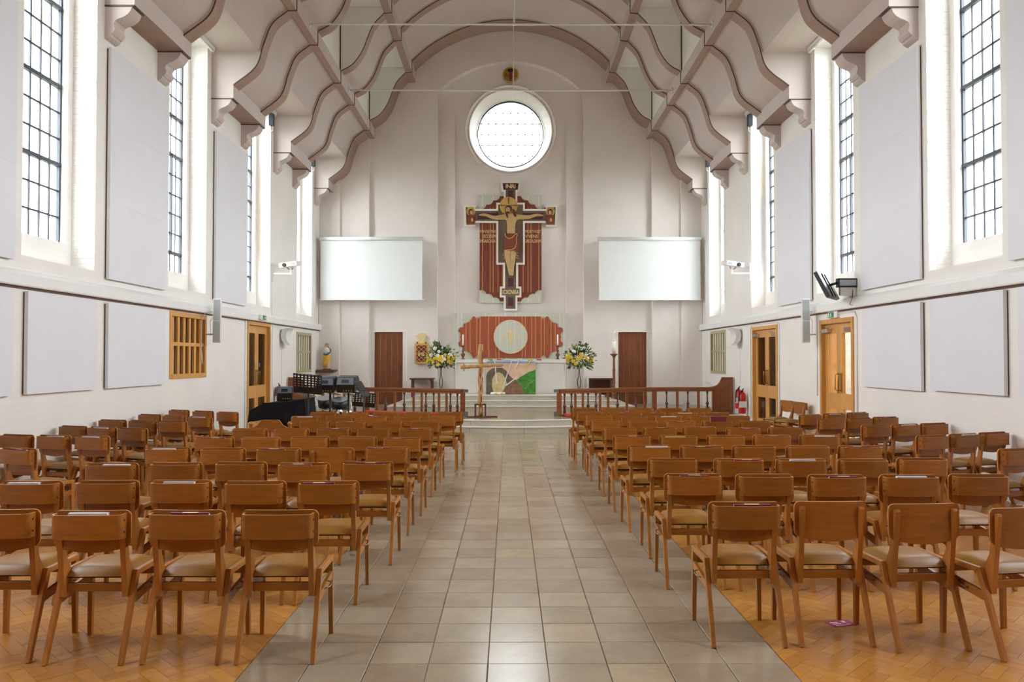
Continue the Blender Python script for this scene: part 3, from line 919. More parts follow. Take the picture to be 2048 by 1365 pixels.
CH = {}
v, f, fmi = curved_board(0.40, 0.552, 0.77, lambda x: -0.165 - 0.014 * (1 - (x / 0.2) ** 2), 0.010, 0.03, 0.03)
_b = MB().add(v, f, 0, False); _b.mi = fmi
CH['backrest'] = fixn(_b.mesh('backrest', 'beech_back', 'ply_edge'))
def pocket():
    mb = MB()
    half = [(0.181, -0.172), (0.181, -0.198)] + [(0.150 + 0.031 * math.cos(R(q)), -0.206 - 0.031 * math.sin(R(q))) for q in (0, 18, 36, 54, 72, 90)]
    half += [(x, -0.237 - 0.010 * (1 - (x / 0.15) ** 2)) for x in (0.12, 0.08, 0.04, 0.0)]
    def inset(p, q0, q1):
        tx, ty = q1[0] - q0[0], q1[1] - q0[1]; l = math.hypot(tx, ty)
        return (p[0] + ty / l * 0.008, p[1] - tx / l * 0.008)
    pl = half + [(-x, y) for x, y in reversed(half[:-1])]
    inn = [inset(p, pl[max(i - 1, 0)], pl[min(i + 1, len(pl) - 1)]) for i, p in enumerate(pl)]
    m = len(pl)
    z0, z1 = 0.632, 0.757
    for loop, flip in ((pl, 1), (inn, 0)):
        mb.add([(p[0], p[1], z) for z in (z0, z1) for p in loop], [((i, i + 1, m + i + 1, m + i) if flip else (i + 1, i, m + i, m + i + 1)) for i in range(m - 1)], 0, True)
    for z, flip in ((z0, 0), (z1, 1)):
        mb.add([(p[0], p[1], z) for loop in (pl, inn) for p in loop], [((i, i + 1, m + i + 1, m + i) if flip else (i + 1, i, m + i, m + i + 1)) for i in range(m - 1)], 1)
    for i in (0, m - 1): mb.add([(pl[i][0], pl[i][1], z0), (pl[i][0], pl[i][1], z1), (inn[i][0], inn[i][1], z1), (inn[i][0], inn[i][1], z0)], [(0, 1, 2, 3)])
    mb.box(-0.174, 0.174, -0.236, -0.178, 0.634, 0.640)
    return mb.mesh('book_pocket', 'beech_back', 'ply_edge')
CH['book_pocket'] = pocket()
scr = MB()
for s in (-1, 1):
    for z in (0.665, 0.725): scr.box(s * 0.1828 - 0.0015, s * 0.1828 + 0.0015, -0.205, -0.197, z - 0.004, z + 0.004)
CH['screw_heads'] = scr.mesh('screw_heads', 'black_cloth')
def upright(s, ztop):
    poly = [(-0.092, 0.30), (-0.145, 0.315), (-0.165, 0.50), (-0.192, ztop - 0.012), (-0.188, ztop), (-0.170, ztop), (-0.163, ztop - 0.012), (-0.128, 0.52), (-0.085, 0.44), (-0.080, 0.40)]
    m = MB().prism(poly, s * 0.148, s * 0.176, 'X').mesh('upright', 'beech')
    return fixn(m)
for k, zt in (('p', 0.745), ('n', 0.742)):
    for s in (-1, 1): CH['upright_%s%d' % (k, s)] = upright(s, zt)
for s in (-1, 1):
    CH['rear_leg%d' % s] = fixn(MB().bar((s * 0.190, -0.075, 0.437), (s * 0.193, -0.245, 0.0), 0.024, 0.036, (0, 1, 0), 0, 0.022, 0.026).mesh('leg', 'beech'))
    CH['front_leg%d' % s] = fixn(MB().bar((s * 0.188, 0.205, 0.44), (s * 0.194, 0.205, 0.0), 0.028, 0.036, (0, 1, 0), 0, 0.022, 0.024).mesh('leg', 'beech'))
    CH['side_rail%d' % s] = fixn(MB().box(s * 0.19 - 0.013, s * 0.19 + 0.013, -0.09, 0.222, 0.412, 0.441).mesh('side_rail', 'beech'))
    CH['side_stretcher%d' % s] = fixn(MB().bar((s * 0.192, -0.135, 0.295), (s * 0.192, 0.195, 0.335), 0.018, 0.045).mesh('side_stretcher', 'beech'))
    hk = []
    for t in range(9):
        a = math.pi * t / 8
        hk.append((s * (0.202 + 0.026 * math.sin(a)), 0.03 + 0.035 * math.cos(a) * 1.0, 0.325 + 0.01 * math.cos(a)))
    CH['coupling_hook%d' % s] = MB().tube(hk, 0.0035, 5).mesh('coupling_hook', 'steel')
CH['rear_stretcher'] = fixn(MB().box(-0.150, 0.150, -0.128, -0.106, 0.338, 0.382).mesh('rear_stretcher', 'beech_back'))
CH['front_stretcher'] = fixn(MB().box(-0.180, 0.180, 0.19, 0.212, 0.345, 0.385).mesh('front_stretcher', 'beech_back'))
CH['seat_board'] = fixn(MB().prism([(-0.155, -0.11), (0.155, -0.11), (0.178, 0.21), (-0.178, 0.21)], 0.404, 0.424, 'Z').mesh('seat_board', 'seat_under'))
def cushion():
    nx, ny = 12, 10
    vs = []; fs = []
    for j in range(ny + 1):
        for i in range(nx + 1):
            u = -1 + 2 * i / nx; w = -1 + 2 * j / ny
            hw = 0.175 + (w + 1) * 0.003 - (0.014 if w < -0.75 else 0)
            y = 0.046 + w * 0.176
            e = max(abs(u), abs(w))
            h = 0.416 + 0.048 * (1 - abs(u) ** 5) ** 0.6 * (1 - abs(w) ** 5) ** 0.6 + 0.004 * (1 - u * u)
            vs.append((u * hw, y - 0.012 * (1 - u * u) * (w < 0) * abs(w), h))
    for j in range(ny):
        for i in range(nx):
            a = j * (nx + 1) + i
            fs.append((a, a + 1, a + nx + 2, a + nx + 1))
    return MB().add(vs, fs, 0, True).mesh('seat_cushion', 'vinyl')
CH['seat_cushion'] = cushion()
for k in ('seat_board', 'rear_stretcher', 'front_stretcher', 'side_rail-1', 'side_rail1'): bevel_mesh(CH[k], 0.003, 1)

PARTS = ['seat_cushion', 'seat_board', 'rear_leg-1', 'rear_leg1', 'front_leg-1', 'front_leg1', 'side_rail-1', 'side_rail1', 'side_stretcher-1', 'side_stretcher1',
         'rear_stretcher', 'front_stretcher', 'coupling_hook-1', 'coupling_hook1', 'backrest']
pname = lambda k: {'r': 'leg', 'f': 'leg'}.get(k[0]) if '_leg' in k else k.rstrip('1').rstrip('-')

def place_chair(bx, by, rz, pocket, label, group):
    """bx, by: middle of the top of the backrest on plan"""
    ox = bx - (-math.sin(rz)) * (-0.165); oy = by - math.cos(rz) * (-0.165)
    c = thing('chair', label, 'chair', (ox, oy, 0), rz, group)
    for k in PARTS: put(pname(k), CH[k], c)
    kk = 'p' if pocket else 'n'
    for s in (-1, 1): put('upright', CH['upright_%s%d' % (kk, s)], c)
    if pocket:
        b = put('book_pocket', CH['book_pocket'], c)
        stuff(put('screw_heads', CH['screw_heads'], b))
    return c

def book_meshes(cover):
    m = MB().box(-0.1, 0.1, -0.013, -0.0105, 0, 0.120).box(-0.1, 0.1, 0.0105, 0.013, 0, 0.120).box(-0.1, 0.1, -0.013, 0.013, 0.1185, 0.122)
    return m.mesh('book', cover)
BK = {k: book_meshes(k) for k in ('maroon', 'crimson', 'silver_book', 'olive_book')}
PG = MB().box(-0.097, 0.097, -0.0104, 0.0104, 0.002, 0.1184).mesh('pages', 'pages')
SPINE = MB().box(-0.04, 0.04, -0.011, 0.011, 0.1222, 0.1226).mesh('spine_label', 'cream_letter')
WORDS = {1: 'first', 2: 'second', 3: 'third', 4: 'fourth', 5: 'fifth', 6: 'sixth', 7: 'seventh', 8: 'eighth', 9: 'ninth', 10: 'tenth'}

def place_book(ch, kind, dx, label, z=0.641, tilt=0.0):
    ca = {'m': 'maroon', 'c': 'crimson', 'w': 'silver_book', 'o': 'olive_book', 'M': 'maroon'}[kind]
    rz = ch.rotation_euler.z
    lx, ly = dx, -0.203
    o = put('book', BK[ca], None, (ch.location.x + lx * math.cos(rz) - ly * math.sin(rz), ch.location.y + lx * math.sin(rz) + ly * math.cos(rz), z), (0, R(tilt), rz))
    cname = {'m': 'maroon', 'c': 'crimson', 'w': 'silvery white', 'o': 'olive yellow', 'M': 'maroon'}[kind]
    tag(o, cname + ' ' + label, 'book', 'books in the chair pockets')
    put('pages', PG, o)
    if kind in 'mc': put('spine_label', SPINE, o)
    return o

LROWS = [
 [(-1.24, 4.13), (-1.72, 4.13), (-2.21, 4.12), (-2.70, 4.15)],
 [(-1.21, 5.10), (-1.68, 5.10), (-2.17, 5.14), (-2.64, 5.13), (-3.12, 5.11)],
 [(-1.13, 6.06), (-1.60, 5.99), (-2.09, 6.04), (-2.57, 6.01), (-3.04, 5.98)],
 [(-1.13, 7.05), (-1.61, 6.98), (-2.08, 6.98), (-2.57, 6.98), (-3.07, 7.02)],
 [(-1.11, 7.90), (-1.58, 8.00), (-2.06, 8.00), (-2.53, 7.91), (-3.01, 7.96)],
 [(-1.11, 8.98), (-1.57, 8.91), (-2.04, 8.98), (-2.50, 8.92), (-2.97, 8.92)],
 [(-1.10, 9.98), (-1.57, 9.98), (-2.03, 9.94), (-2.50, 9.99)],
 [(-0.97, 10.85), (-1.44, 10.85), (-1.90, 10.85), (-2.37, 10.85), (-2.83, 10.81)],
 [(-0.92, 11.65), (-1.38, 11.57), (-1.84, 11.57), (-2.30, 11.57), (-2.76, 11.57)]]
RROWS = [
 [(1.25, 4.35, 0), (1.73, 4.36, 0), (2.21, 4.29, 4), (2.68, 4.18, 9)],
 [(1.22, 5.42), (1.70, 5.39), (2.18, 5.36), (2.67, 5.36), (3.16, 5.39)],
 [(1.25, 6.24), (1.77, 6.23), (2.26, 6.23), (2.74, 6.21), (3.23, 6.26)],
 [(1.23, 7.17), (1.70, 7.14), (2.18, 7.16), (2.66, 7.14), (3.14, 7.16)],
 [(1.22, 8.10), (1.69, 8.07), (2.18, 8.09), (2.67, 8.14), (3.15, 8.14)],
 [(1.22, 9.00), (1.69, 9.06), (2.16, 9.13), (2.63, 9.00), (3.12, 9.03)],
 [(1.19, 10.09), (1.65, 9.97), (2.12, 9.97), (2.60, 10.01), (3.06, 9.96)],
 [(1.20, 10.93), (1.67, 10.84), (2.14, 10.83), (2.60, 10.79), (3.07, 10.83)],
 [(1.14, 11.70), (1.60, 11.54), (2.06, 11.54), (2.52, 11.53), (2.98, 11.53)],
 [(1.14, 12.52), (1.60, 12.52), (2.06, 12.52), (2.51, 12.52), (2.97, 12.52)]]
PLAIN = {('L', 3, 1), ('R', 0, 1), ('R', 0, 2), ('R', 0, 3)}
BOOKS = {('L', 0, 1): 'm+.03', ('L', 0, 2): 'w+.0', ('L', 1, 0): 'm-.05', ('L', 1, 2): 'w-.0', ('L', 1, 4): 'w-.03', ('L', 2, 0): 'm+.03', ('L', 2, 1): 'm-.03', ('L', 2, 4): 'w+.05',
 ('L', 3, 0): 'm-.07', ('L', 3, 2): 'm-.03', ('L', 3, 4): 'w-.02', ('L', 4, 0): 'm-.05', ('L', 4, 4): 'm+.02', ('L', 5, 0): 'm+.0', ('L', 5, 2): 'm+.03', ('L', 6, 2): 'm+.0', ('L', 7, 2): 'm+.02', ('L', 7, 4): 'w+.0',
 ('L', 8, 0): 'm+.0', ('L', 8, 3): 'm+.0',
 ('R', 0, 0): 'm+.03', ('R', 1, 0): 'm+.0', ('R', 1, 2): 'm+.03', ('R', 1, 3): 'w+.0', ('R', 2, 1): 'c+.05', ('R', 2, 2): 'w+.0', ('R', 3, 0): 'w+.06', ('R', 3, 1): 'm-.02', ('R', 3, 4): 'm-.04',
 ('R', 4, 0): 'm+.0', ('R', 4, 1): 'o-.04', ('R', 4, 3): 'm+.0', ('R', 4, 4): 'w+.05', ('R', 5, 1): 'm+.0', ('R', 5, 2): 'm+.04', ('R', 5, 3): 'm+.03', ('R', 6, 2): 'm+.0', ('R', 6, 3): 'M+.0',
 ('R', 7, 2): 'w+.0', ('R', 7, 3): 'm+.04', ('R', 8, 1): 'm+.0', ('R', 8, 2): 'm+.0', ('R', 8, 3): 'w+.0', ('R', 8, 4): 'm+.0'}
for blk, rows_, sidew in (('L', LROWS, 'left'), ('R', RROWS, 'right')):
    for r, row in enumerate(rows_):
        for k, p in enumerate(row):
            pk = (blk, r, k) not in PLAIN
            rz = R(p[2] if len(p) > 2 else random.uniform(-1.2, 1.2))
            lab = '%s wooden chair, %s from the aisle in the %s row on the %s' % ('pocket-backed' if pk else 'plain-backed', WORDS[k + 1], WORDS[r + 1], sidew)
            c = place_chair(p[0], p[1], rz, pk, lab, 'wooden chairs %s of the aisle' % sidew)
            bk = BOOKS.get((blk, r, k))
            if bk:
                z = 0.641 if bk[0] != 'M' else 0.70
                lab = 'book on the back of the %s aisle-side chair, %s row, %s block' % (WORDS[k + 1], WORDS[r + 1], sidew)
                place_book(c, bk[0], float(bk[1:]), lab, z)
SROWS = [[(-4.36, 6.99, -20)],
 [(-5.15, 8.23, -15), (-4.72, 8.15, -15), (-4.29, 8.08, -15)],
 [(-5.14, 9.27, -20), (-4.72, 9.12, -20), (-4.30, 8.97, -20)],
 [(-5.15, 10.20, -14), (-4.72, 10.11, -14), (-4.29, 10.00, -14)],
 [(-5.12, 11.19, -24), (-4.69, 10.99, -24), (-4.24, 10.76, -24)],
 [(-5.10, 12.14, -26), (-4.64, 11.90, -26), (-4.19, 11.67, -26)]]
TROWS = [[(4.40, 6.92, 18)],
 [(4.29, 8.10, 20), (4.72, 8.27, 20), (5.14, 8.45, 20)],
 [(4.30, 9.35, 17), (4.72, 9.48, 17), (5.14, 9.63, 17)],
 [(4.18, 10.36, 17), (4.61, 10.50, 17), (5.04, 10.66, 17)],
 [(4.18, 11.07, 24), (4.62, 11.33, 24), (5.04, 11.52, 24)]]
SB = {('S', 0, 0): 'm+.03', ('S', 1, 1): 'w+.04', ('S', 1, 2): 'w+.0', ('S', 2, 1): 'w+.0', ('S', 3, 0): 'm+.04', ('S', 4, 2): 'w+.0', ('S', 5, 0): 'm+.0',
      ('T', 1, 1): 'w+.05', ('T', 2, 1): 'w+.02', ('T', 3, 2): 'm+.0', ('T', 4, 1): 'w+.0', ('T', 4, 2): 'm+.0'}
for blk, rows_, sidew in (('S', SROWS, 'left'), ('T', TROWS, 'right')):
    for r, row in enumerate(rows_):
        for k, p in enumerate(row):
            if blk == 'S': pos = ('innermost' if len(row) == 1 else ('wall-side', 'middle', 'aisle-side')[k])
            else: pos = ('innermost' if len(row) == 1 else ('aisle-side', 'middle', 'wall-side')[k])
            c = place_chair(p[0], p[1], R(p[2]), True, 'angled %s chair in the %s short row along the %s wall' % (pos, WORDS[r + 1], sidew), 'angled chairs along the %s wall' % sidew)
            bk = SB.get((blk, r, k))
            if bk: place_book(c, bk[0], float(bk[1:]), 'book on the %s angled chair, %s short row, %s wall' % (pos, WORDS[r + 1], sidew), 0.641)
c = place_chair(5.16, 14.75, R(106), True, 'farther of two chairs turned sideways against the right wall between doors', 'chairs turned sideways')
c = place_chair(5.18, 14.22, R(106), True, 'nearer of two chairs turned sideways against the right wall between doors', 'chairs turned sideways')

# shaped wooden armchair standing at the end of the seventh row
a = thing('armchair', 'wooden armchair with shaped crest and pink panels behind the left rows', 'armchair', (-2.985, 9.95, 0), R(2))
for s in (-1, 1):
    MB().bar((s * 0.23, -0.2, 0.0), (s * 0.235, -0.24, 0.73), 0.035, 0.04, (0, 1, 0)).lathe([(0.005, 0), (0.026, 0.012), (0.03, 0.03), (0.02, 0.05), (0.004, 0.058)], (s * 0.235, -0.24, 0.725), 10).build('back_post', 'beech', a)
    MB().bar((s * 0.235, 0.24, 0.0), (s * 0.235, 0.24, 0.62), 0.04, 0.04, (0, 1, 0)).build('leg', 'beech', a)
    MB().box(s * 0.235 - 0.025, s * 0.235 + 0.025, -0.24, 0.28, 0.615, 0.645).build('arm', 'beech', a)
crest = [(-0.235, 0.665), (0.235, 0.665), (0.235, 0.705), (0.20, 0.712), (0.155, 0.735), (0.12, 0.785), (0.10, 0.802), (-0.10, 0.802), (-0.12, 0.785), (-0.155, 0.735), (-0.20, 0.712), (-0.235, 0.705)]
MB().prism(crest, -0.26, -0.23).build('crest_rail', 'beech_back', a)
for x in (-0.105, 0.0, 0.105): MB().box(x - 0.012, x + 0.012, -0.252, -0.236, 0.46, 0.67).build('splat', 'beech', a)
for x in (-0.155, -0.052, 0.052, 0.155): MB().box(x - 0.04, x + 0.04, -0.249, -0.239, 0.46, 0.67).build('back_panel', 'pink_cushion', a)
MB().box(-0.235, 0.235, -0.26, -0.23, 0.43, 0.465).build('lower_rail', 'beech_back', a)
bevel(MB().box(-0.23, 0.23, -0.22, 0.26, 0.42, 0.49).build('seat', 'pink_cushion', a), 0.02)

# pink leaflet on the wood floor
o = MB().box(-0.075, 0.075, -0.05, 0.05, 0.0005, 0.0018).build('leaflet', 'magenta', None, (1.906, 4.655, 0.0), (0, 0, R(12)))
tag(o, 'magenta and white leaflet lying on the wood floor under a chair', 'leaflet')
for x, y, w, h in ((-0.035, 0.02, 0.05, 0.012), (-0.03, -0.005, 0.06, 0.010), (0.03, 0.022, 0.02, 0.03), (0.035, -0.022, 0.03, 0.012), (-0.02, -0.03, 0.07, 0.008)):
    MB().box(x - w / 2, x + w / 2, y - h / 2, y + h / 2, 0.0019, 0.0022).build('printed_line', 'pages', o)
# ================================================================== WALL FITTINGS
side_of = {-1: 'left', 1: 'right'}
def sx(s, d): return s * (HW - d)           # x at distance d in front of a side wall
def xbox(mb, s, d0, d1, y0, y1, z0, z1, mi=0):
    a, b = sorted((sx(s, d0), sx(s, d1))); return mb.box(a, b, y0, y1, z0, z1, mi)

# acoustic panels
def acoustic(s, y0, y1, z0, z1, n, label):
    t = thing('acoustic_panel', label, 'wall panel', (sx(s, 0), (y0 + y1) / 2, z0), 0, 'lavender acoustic panels')
    yc = (y0 + y1) / 2
    b = MB(); a0, a1 = sorted((0, -s * 0.022))
    b.box(a0, a1, y0 - yc + 0.012, y1 - yc - 0.012, 0.012, z1 - z0 - 0.012)
    b.build('backing', 'panel_edge', t)
    h = (z1 - z0) / n
    for k in range(n):
        a0, a1 = sorted((-s * 0.022, -s * 0.062))
        o = MB().box(a0, a1, y0 - yc, y1 - yc, h * k + 0.0006, h * (k + 1) - 0.0006).build('panel', 'panel', t)
acoustic(-1, 10.41, 12.17, 2.61, 5.70, 3, 'tall lavender acoustic panel between first and second left windows')
acoustic(-1, 14.19, 15.87, 2.61, 5.69, 3, 'tall lavender acoustic panel between second and third left windows')
acoustic(-1, 6.69, 8.43, 2.62, 5.70, 3, 'tall lavender acoustic panel cut by the left picture edge')
acoustic(-1, 8.67, 10.13, 1.16, 2.30, 1, 'square lavender panel under the nearest left window')
acoustic(-1, 10.41, 12.15, 1.16, 2.29, 1, 'square lavender panel left of the oak slatted window')
acoustic(-1, 6.92, 8.42, 1.16, 2.30, 1, 'square lavender panel cut by the left picture edge')
acoustic(1, 10.28, 12.0, 2.60, 5.70, 3, 'tall lavender acoustic panel between first and second right windows')
acoustic(1, 14.03, 15.74, 2.60, 5.69, 3, 'tall lavender acoustic panel between second and third right windows')
acoustic(1, 6.70, 8.44, 2.61, 5.70, 3, 'tall lavender acoustic panel cut by the right picture edge')
acoustic(1, 10.27, 11.97, 1.13, 2.30, 1, 'square lavender panel right of the nearer right double door')
acoustic(1, 8.54, 10.04, 1.15, 2.31, 1, 'square lavender panel under the nearest right window')
acoustic(1, 6.90, 8.30, 1.15, 2.31, 1, 'square lavender panel cut by the right picture edge')

# slatted windows
def slat_window(idx, s, y0, y1, z0, z1, frame, slat, label, n, cord=False):
    m = MB()
    def yz(d0, d1, a, b, c, d): xbox(m, s, d0, d1, a, b, c, d)
    t = 0.055
    yz(-0.20, 0.012, y0 - 0.02, y0 + t, z0 - 0.02, z1 + 0.02); yz(-0.20, 0.012, y1 - t, y1 + 0.02, z0 - 0.02, z1 + 0.02)
    yz(-0.20, 0.012, y0 + t, y1 - t, z1 - t, z1 + 0.02); yz(-0.20, 0.022, y0 + t, y1 - t, z0 - 0.02, z0 + t)
    o = m.build('window_%d' % idx, frame)
    tag(o, label, 'slatted window', kind='structure')
    zm = (z0 + z1) / 2 + 0.02
    m2 = MB(); xbox(m2, s, -0.07, -0.015, y0 + t, y1 - t, zm - 0.03, zm + 0.03); m2.build('middle_rail', frame, o)
    w = (y1 - y0 - 2 * t) / n
    for k in range(n):
        for c, d in ((z0 + t, zm - 0.03), (zm + 0.03, z1 - t)):
            yc = y0 + t + w * (k + 0.5)
            m3 = MB(); xbox(m3, s, -0.06, -0.025, yc - w * 0.2, yc + w * 0.2, c, d); m3.build('slat', slat, o)
    m4 = MB(); xbox(m4, s, -0.26, -0.25, y0 - 0.1, y1 + 0.1, z0 - 0.1, z1 + 0.1); m4.build('back_board', 'glass_dark' if frame == 'oak' else 'dark_wood', o)
    if cord:
        yc = y1 - 0.25
        MB().tube([(sx(s, 0.09), yc, 2.36), (sx(s, 0.03), yc, 2.2), (sx(s, 0.02), yc + 0.01, 1.75), (sx(s, 0.02), yc + 0.04, 1.52), (sx(s, 0.02), yc + 0.07, 1.46), (sx(s, 0.02), yc + 0.05, 1.6), (sx(s, 0.02), yc, 1.75)], 0.006, 6).build('pull_cord', 'white_metal', o)
slat_window(14, -1, 12.44, 13.90, 1.25, 2.29, 'oak', 'oak', 'golden oak slatted window with a hanging cord in the left wall', 6, True)
slat_window(15, -1, 19.85, 21.29, 1.21, 2.21, 'green_wood', 'cream_slat', 'olive framed slatted window at the far end of the left wall', 6)
slat_window(16, 1, 19.76, 21.20, 1.18, 2.26, 'green_wood', 'cream_slat', 'olive framed slatted window at the far end of the right wall', 6)

# oak double doors
def oak_doors(idx, s, y0, y1, z1, label, beyond, hw_='brass', closers=True):
    m = MB(); j = 0.075
    xbox(m, s, -0.25, 0.022, y0, y0 + j, 0, z1); xbox(m, s, -0.25, 0.022, y1 - j, y1, 0, z1); xbox(m, s, -0.25, 0.022, y0 + j, y1 - j, z1 - j, z1)
    o = m.build('door_%d' % idx, 'oak')
    tag(o, label, 'double door', kind='structure')
    ym = (y0 + y1) / 2
    d0, d1 = -0.095, -0.05
    for q, (a, b) in enumerate(((y0 + j, ym - 0.003), (ym + 0.003, y1 - j))):
        st = 0.115; zr = 0.98; m = MB()
        xbox(m, s, d0, d1, a, a + st, 0.01, z1 - j - 0.005); xbox(m, s, d0, d1, b - st, b, 0.01, z1 - j - 0.005)
        xbox(m, s, d0, d1, a + st, b - st, z1 - j - 0.165, z1 - j - 0.005); xbox(m, s, d0, d1, a + st, b - st, zr - 0.26, zr); xbox(m, s, d0, d1, a + st, b - st, 0.01, 0.25)
        leaf = m.build('door_leaf', 'oak', o)
        for c, d in ((0.25, zr - 0.26), (zr, z1 - j - 0.165)):
            m = MB(); xbox(m, s, -0.076, -0.070, a + st, b - st, c, d); m.build('glass_pane', 'door_glass', leaf)
        ye = (ym - 0.06) if q == 0 else (ym + 0.06)
        m = MB(); xbox(m, s, d1, d1 + 0.004, ye - 0.035, ye + 0.035, 0.98, 1.32); m.build('push_plate', 'brass', leaf)
        m = MB().tube([(sx(s, -0.05), ye, 1.02), (sx(s, 0.005), ye, 1.04), (sx(s, 0.005), ye, 1.28), (sx(s, -0.05), ye, 1.30)], 0.009, 8); m.build('pull_handle', 'brass', leaf)
        if closers:
            yc = (a + 0.13) if q == 0 else (b - 0.13)
            m = MB(); xbox(m, s, -0.05, 0.02, yc - 0.13, yc + 0.13, z1 - j - 0.15, z1 - j - 0.085); m.build('door_closer', 'chrome', leaf)
            m = MB().bar((sx(s, -0.01), yc, z1 - j - 0.085), (sx(s, 0.03), yc + (0.25 if q == 0 else -0.25), z1 - j - 0.06), 0.02, 0.008)
            m.build('closer_arm', 'chrome', leaf)
    # lobby beyond the glass
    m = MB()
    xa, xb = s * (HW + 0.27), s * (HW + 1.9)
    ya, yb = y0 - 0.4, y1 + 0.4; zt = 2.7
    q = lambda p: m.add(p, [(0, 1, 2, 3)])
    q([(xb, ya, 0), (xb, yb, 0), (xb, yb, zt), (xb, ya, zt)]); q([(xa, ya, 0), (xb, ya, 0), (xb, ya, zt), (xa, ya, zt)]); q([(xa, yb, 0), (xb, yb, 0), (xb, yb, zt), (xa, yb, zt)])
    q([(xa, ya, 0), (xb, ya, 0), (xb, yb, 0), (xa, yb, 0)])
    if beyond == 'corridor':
        xm = s * (HW + 1.35); q([(xa, ya, zt), (xm, ya, zt), (xm, yb, zt), (xa, yb, zt)])  # roof stops short here: added opening lets sky light the corridor
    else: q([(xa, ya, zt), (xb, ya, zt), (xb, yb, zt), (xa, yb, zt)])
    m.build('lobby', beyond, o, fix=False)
    return o
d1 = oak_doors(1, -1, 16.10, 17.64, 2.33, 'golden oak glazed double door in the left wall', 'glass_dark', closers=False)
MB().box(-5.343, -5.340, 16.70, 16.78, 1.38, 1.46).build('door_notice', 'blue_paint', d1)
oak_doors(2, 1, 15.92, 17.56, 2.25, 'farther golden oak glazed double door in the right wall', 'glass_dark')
oak_doors(3, 1, 12.39, 13.72, 2.22, 'nearer golden oak glazed double door in the right wall', 'corridor')

# mahogany doors in the end wall
for k, s in enumerate((-1, 1)):
    x0, x1 = sorted((s * 2.965, s * 3.975))
    o = MB().ring([(x0, 0.25), (x1, 0.25), (x1, 2.315), (x0, 2.315)], [(x0 + 0.10, 0.25), (x1 - 0.10, 0.25), (x1 - 0.10, 2.305), (x0 + 0.10, 2.305)], 22.385, 22.50).build('door_%d' % (4 + k), 'brick_end')
    tag(o, 'dark red wooden door %s of the altar' % side_of[s], 'door', kind='structure')
    w = (x1 - x0 - 0.2) / 5
    for j in range(5): MB().box(x0 + 0.10 + w * j + 0.001, x0 + 0.10 + w * (j + 1) - 0.001, 22.455 + 0.002 * (j % 2), 22.50, 0.25, 2.31).build('door_board', 'mahogany', o)
    xh = x1 - 0.16 if s < 0 else x0 + 0.16
    MB().tube([(xh, 22.455, 1.2), (xh, 22.41, 1.22), (xh, 22.41, 1.36), (xh, 22.455, 1.38)], 0.008, 6).build('handle', 'dark_wood', o)

# projection screens
for s in (-1, 1):
    t = thing('projection_screen', 'white pull-down projection screen %s of the crucifix' % side_of[s], 'screen', (0, 0, 0), 0, 'projection screens')
    xi, xo = 2.42, 5.30
    a, b = sorted((s * xi, s * xo))
    MB().tube([(a, 21.80, 4.875), (b, 21.80, 4.875)], 0.055, 12).build('roller_case', 'screen', t)
    MB().box(a + 0.03, b - 0.03, 21.795, 21.80, 3.19, 4.86).build('screen_cloth', 'screen', t)
    MB().box(a - 0.015, b + 0.015, 21.785, 21.81, 3.17, 3.195).build('weight_bar', 'white_metal', t)
    for xx in (a + 0.1, b - 0.1): MB().box(xx - 0.02, xx + 0.02, 21.80, 22.24 if abs(xx) > 4 else 22.38, 4.86, 4.90).build('wall_arm', 'white_metal', t)
    xe = s * (xo + 0.02)
    MB().box(xe - 0.006, xe + 0.006, 21.79, 21.81, 2.5, 4.9).build('side_cable', 'rib_brown', t)

# column loudspeakers on wall arms
for s, y in ((-1, 13.72), (1, 13.70)):
    t = thing('column_speaker', 'slim grey column loudspeaker on an arm at the %s wall' % side_of[s], 'speaker', (sx(s, 0.26), y, 1.83), s * R(-12), 'column loudspeakers')
    bevel(MB().box(-0.065, 0.065, 0.0, 0.13, 0, 0.77).build('cabinet', 'white_metal', t), 0.01)
    for z0, z1 in ((0.02, 0.375), (0.395, 0.75)): MB().box(-0.055, 0.055, -0.006, 0.0, z0, z1).build('grille', 'grille', t)
    for z in (0.15, 0.55): MB().tube([(0, 0.13, z), (s * 0.1, 0.2, z), (s * 0.25, 0.25, z)], 0.012, 6).build('bracket_arm', 'white_metal', t)
    MB().tube([(s * 0.05, 0.13, 0.52), (s * 0.14, 0.22, 0.38), (s * 0.13, 0.24, 0.12)], 0.006, 6).build('cable', 'white_metal', t)

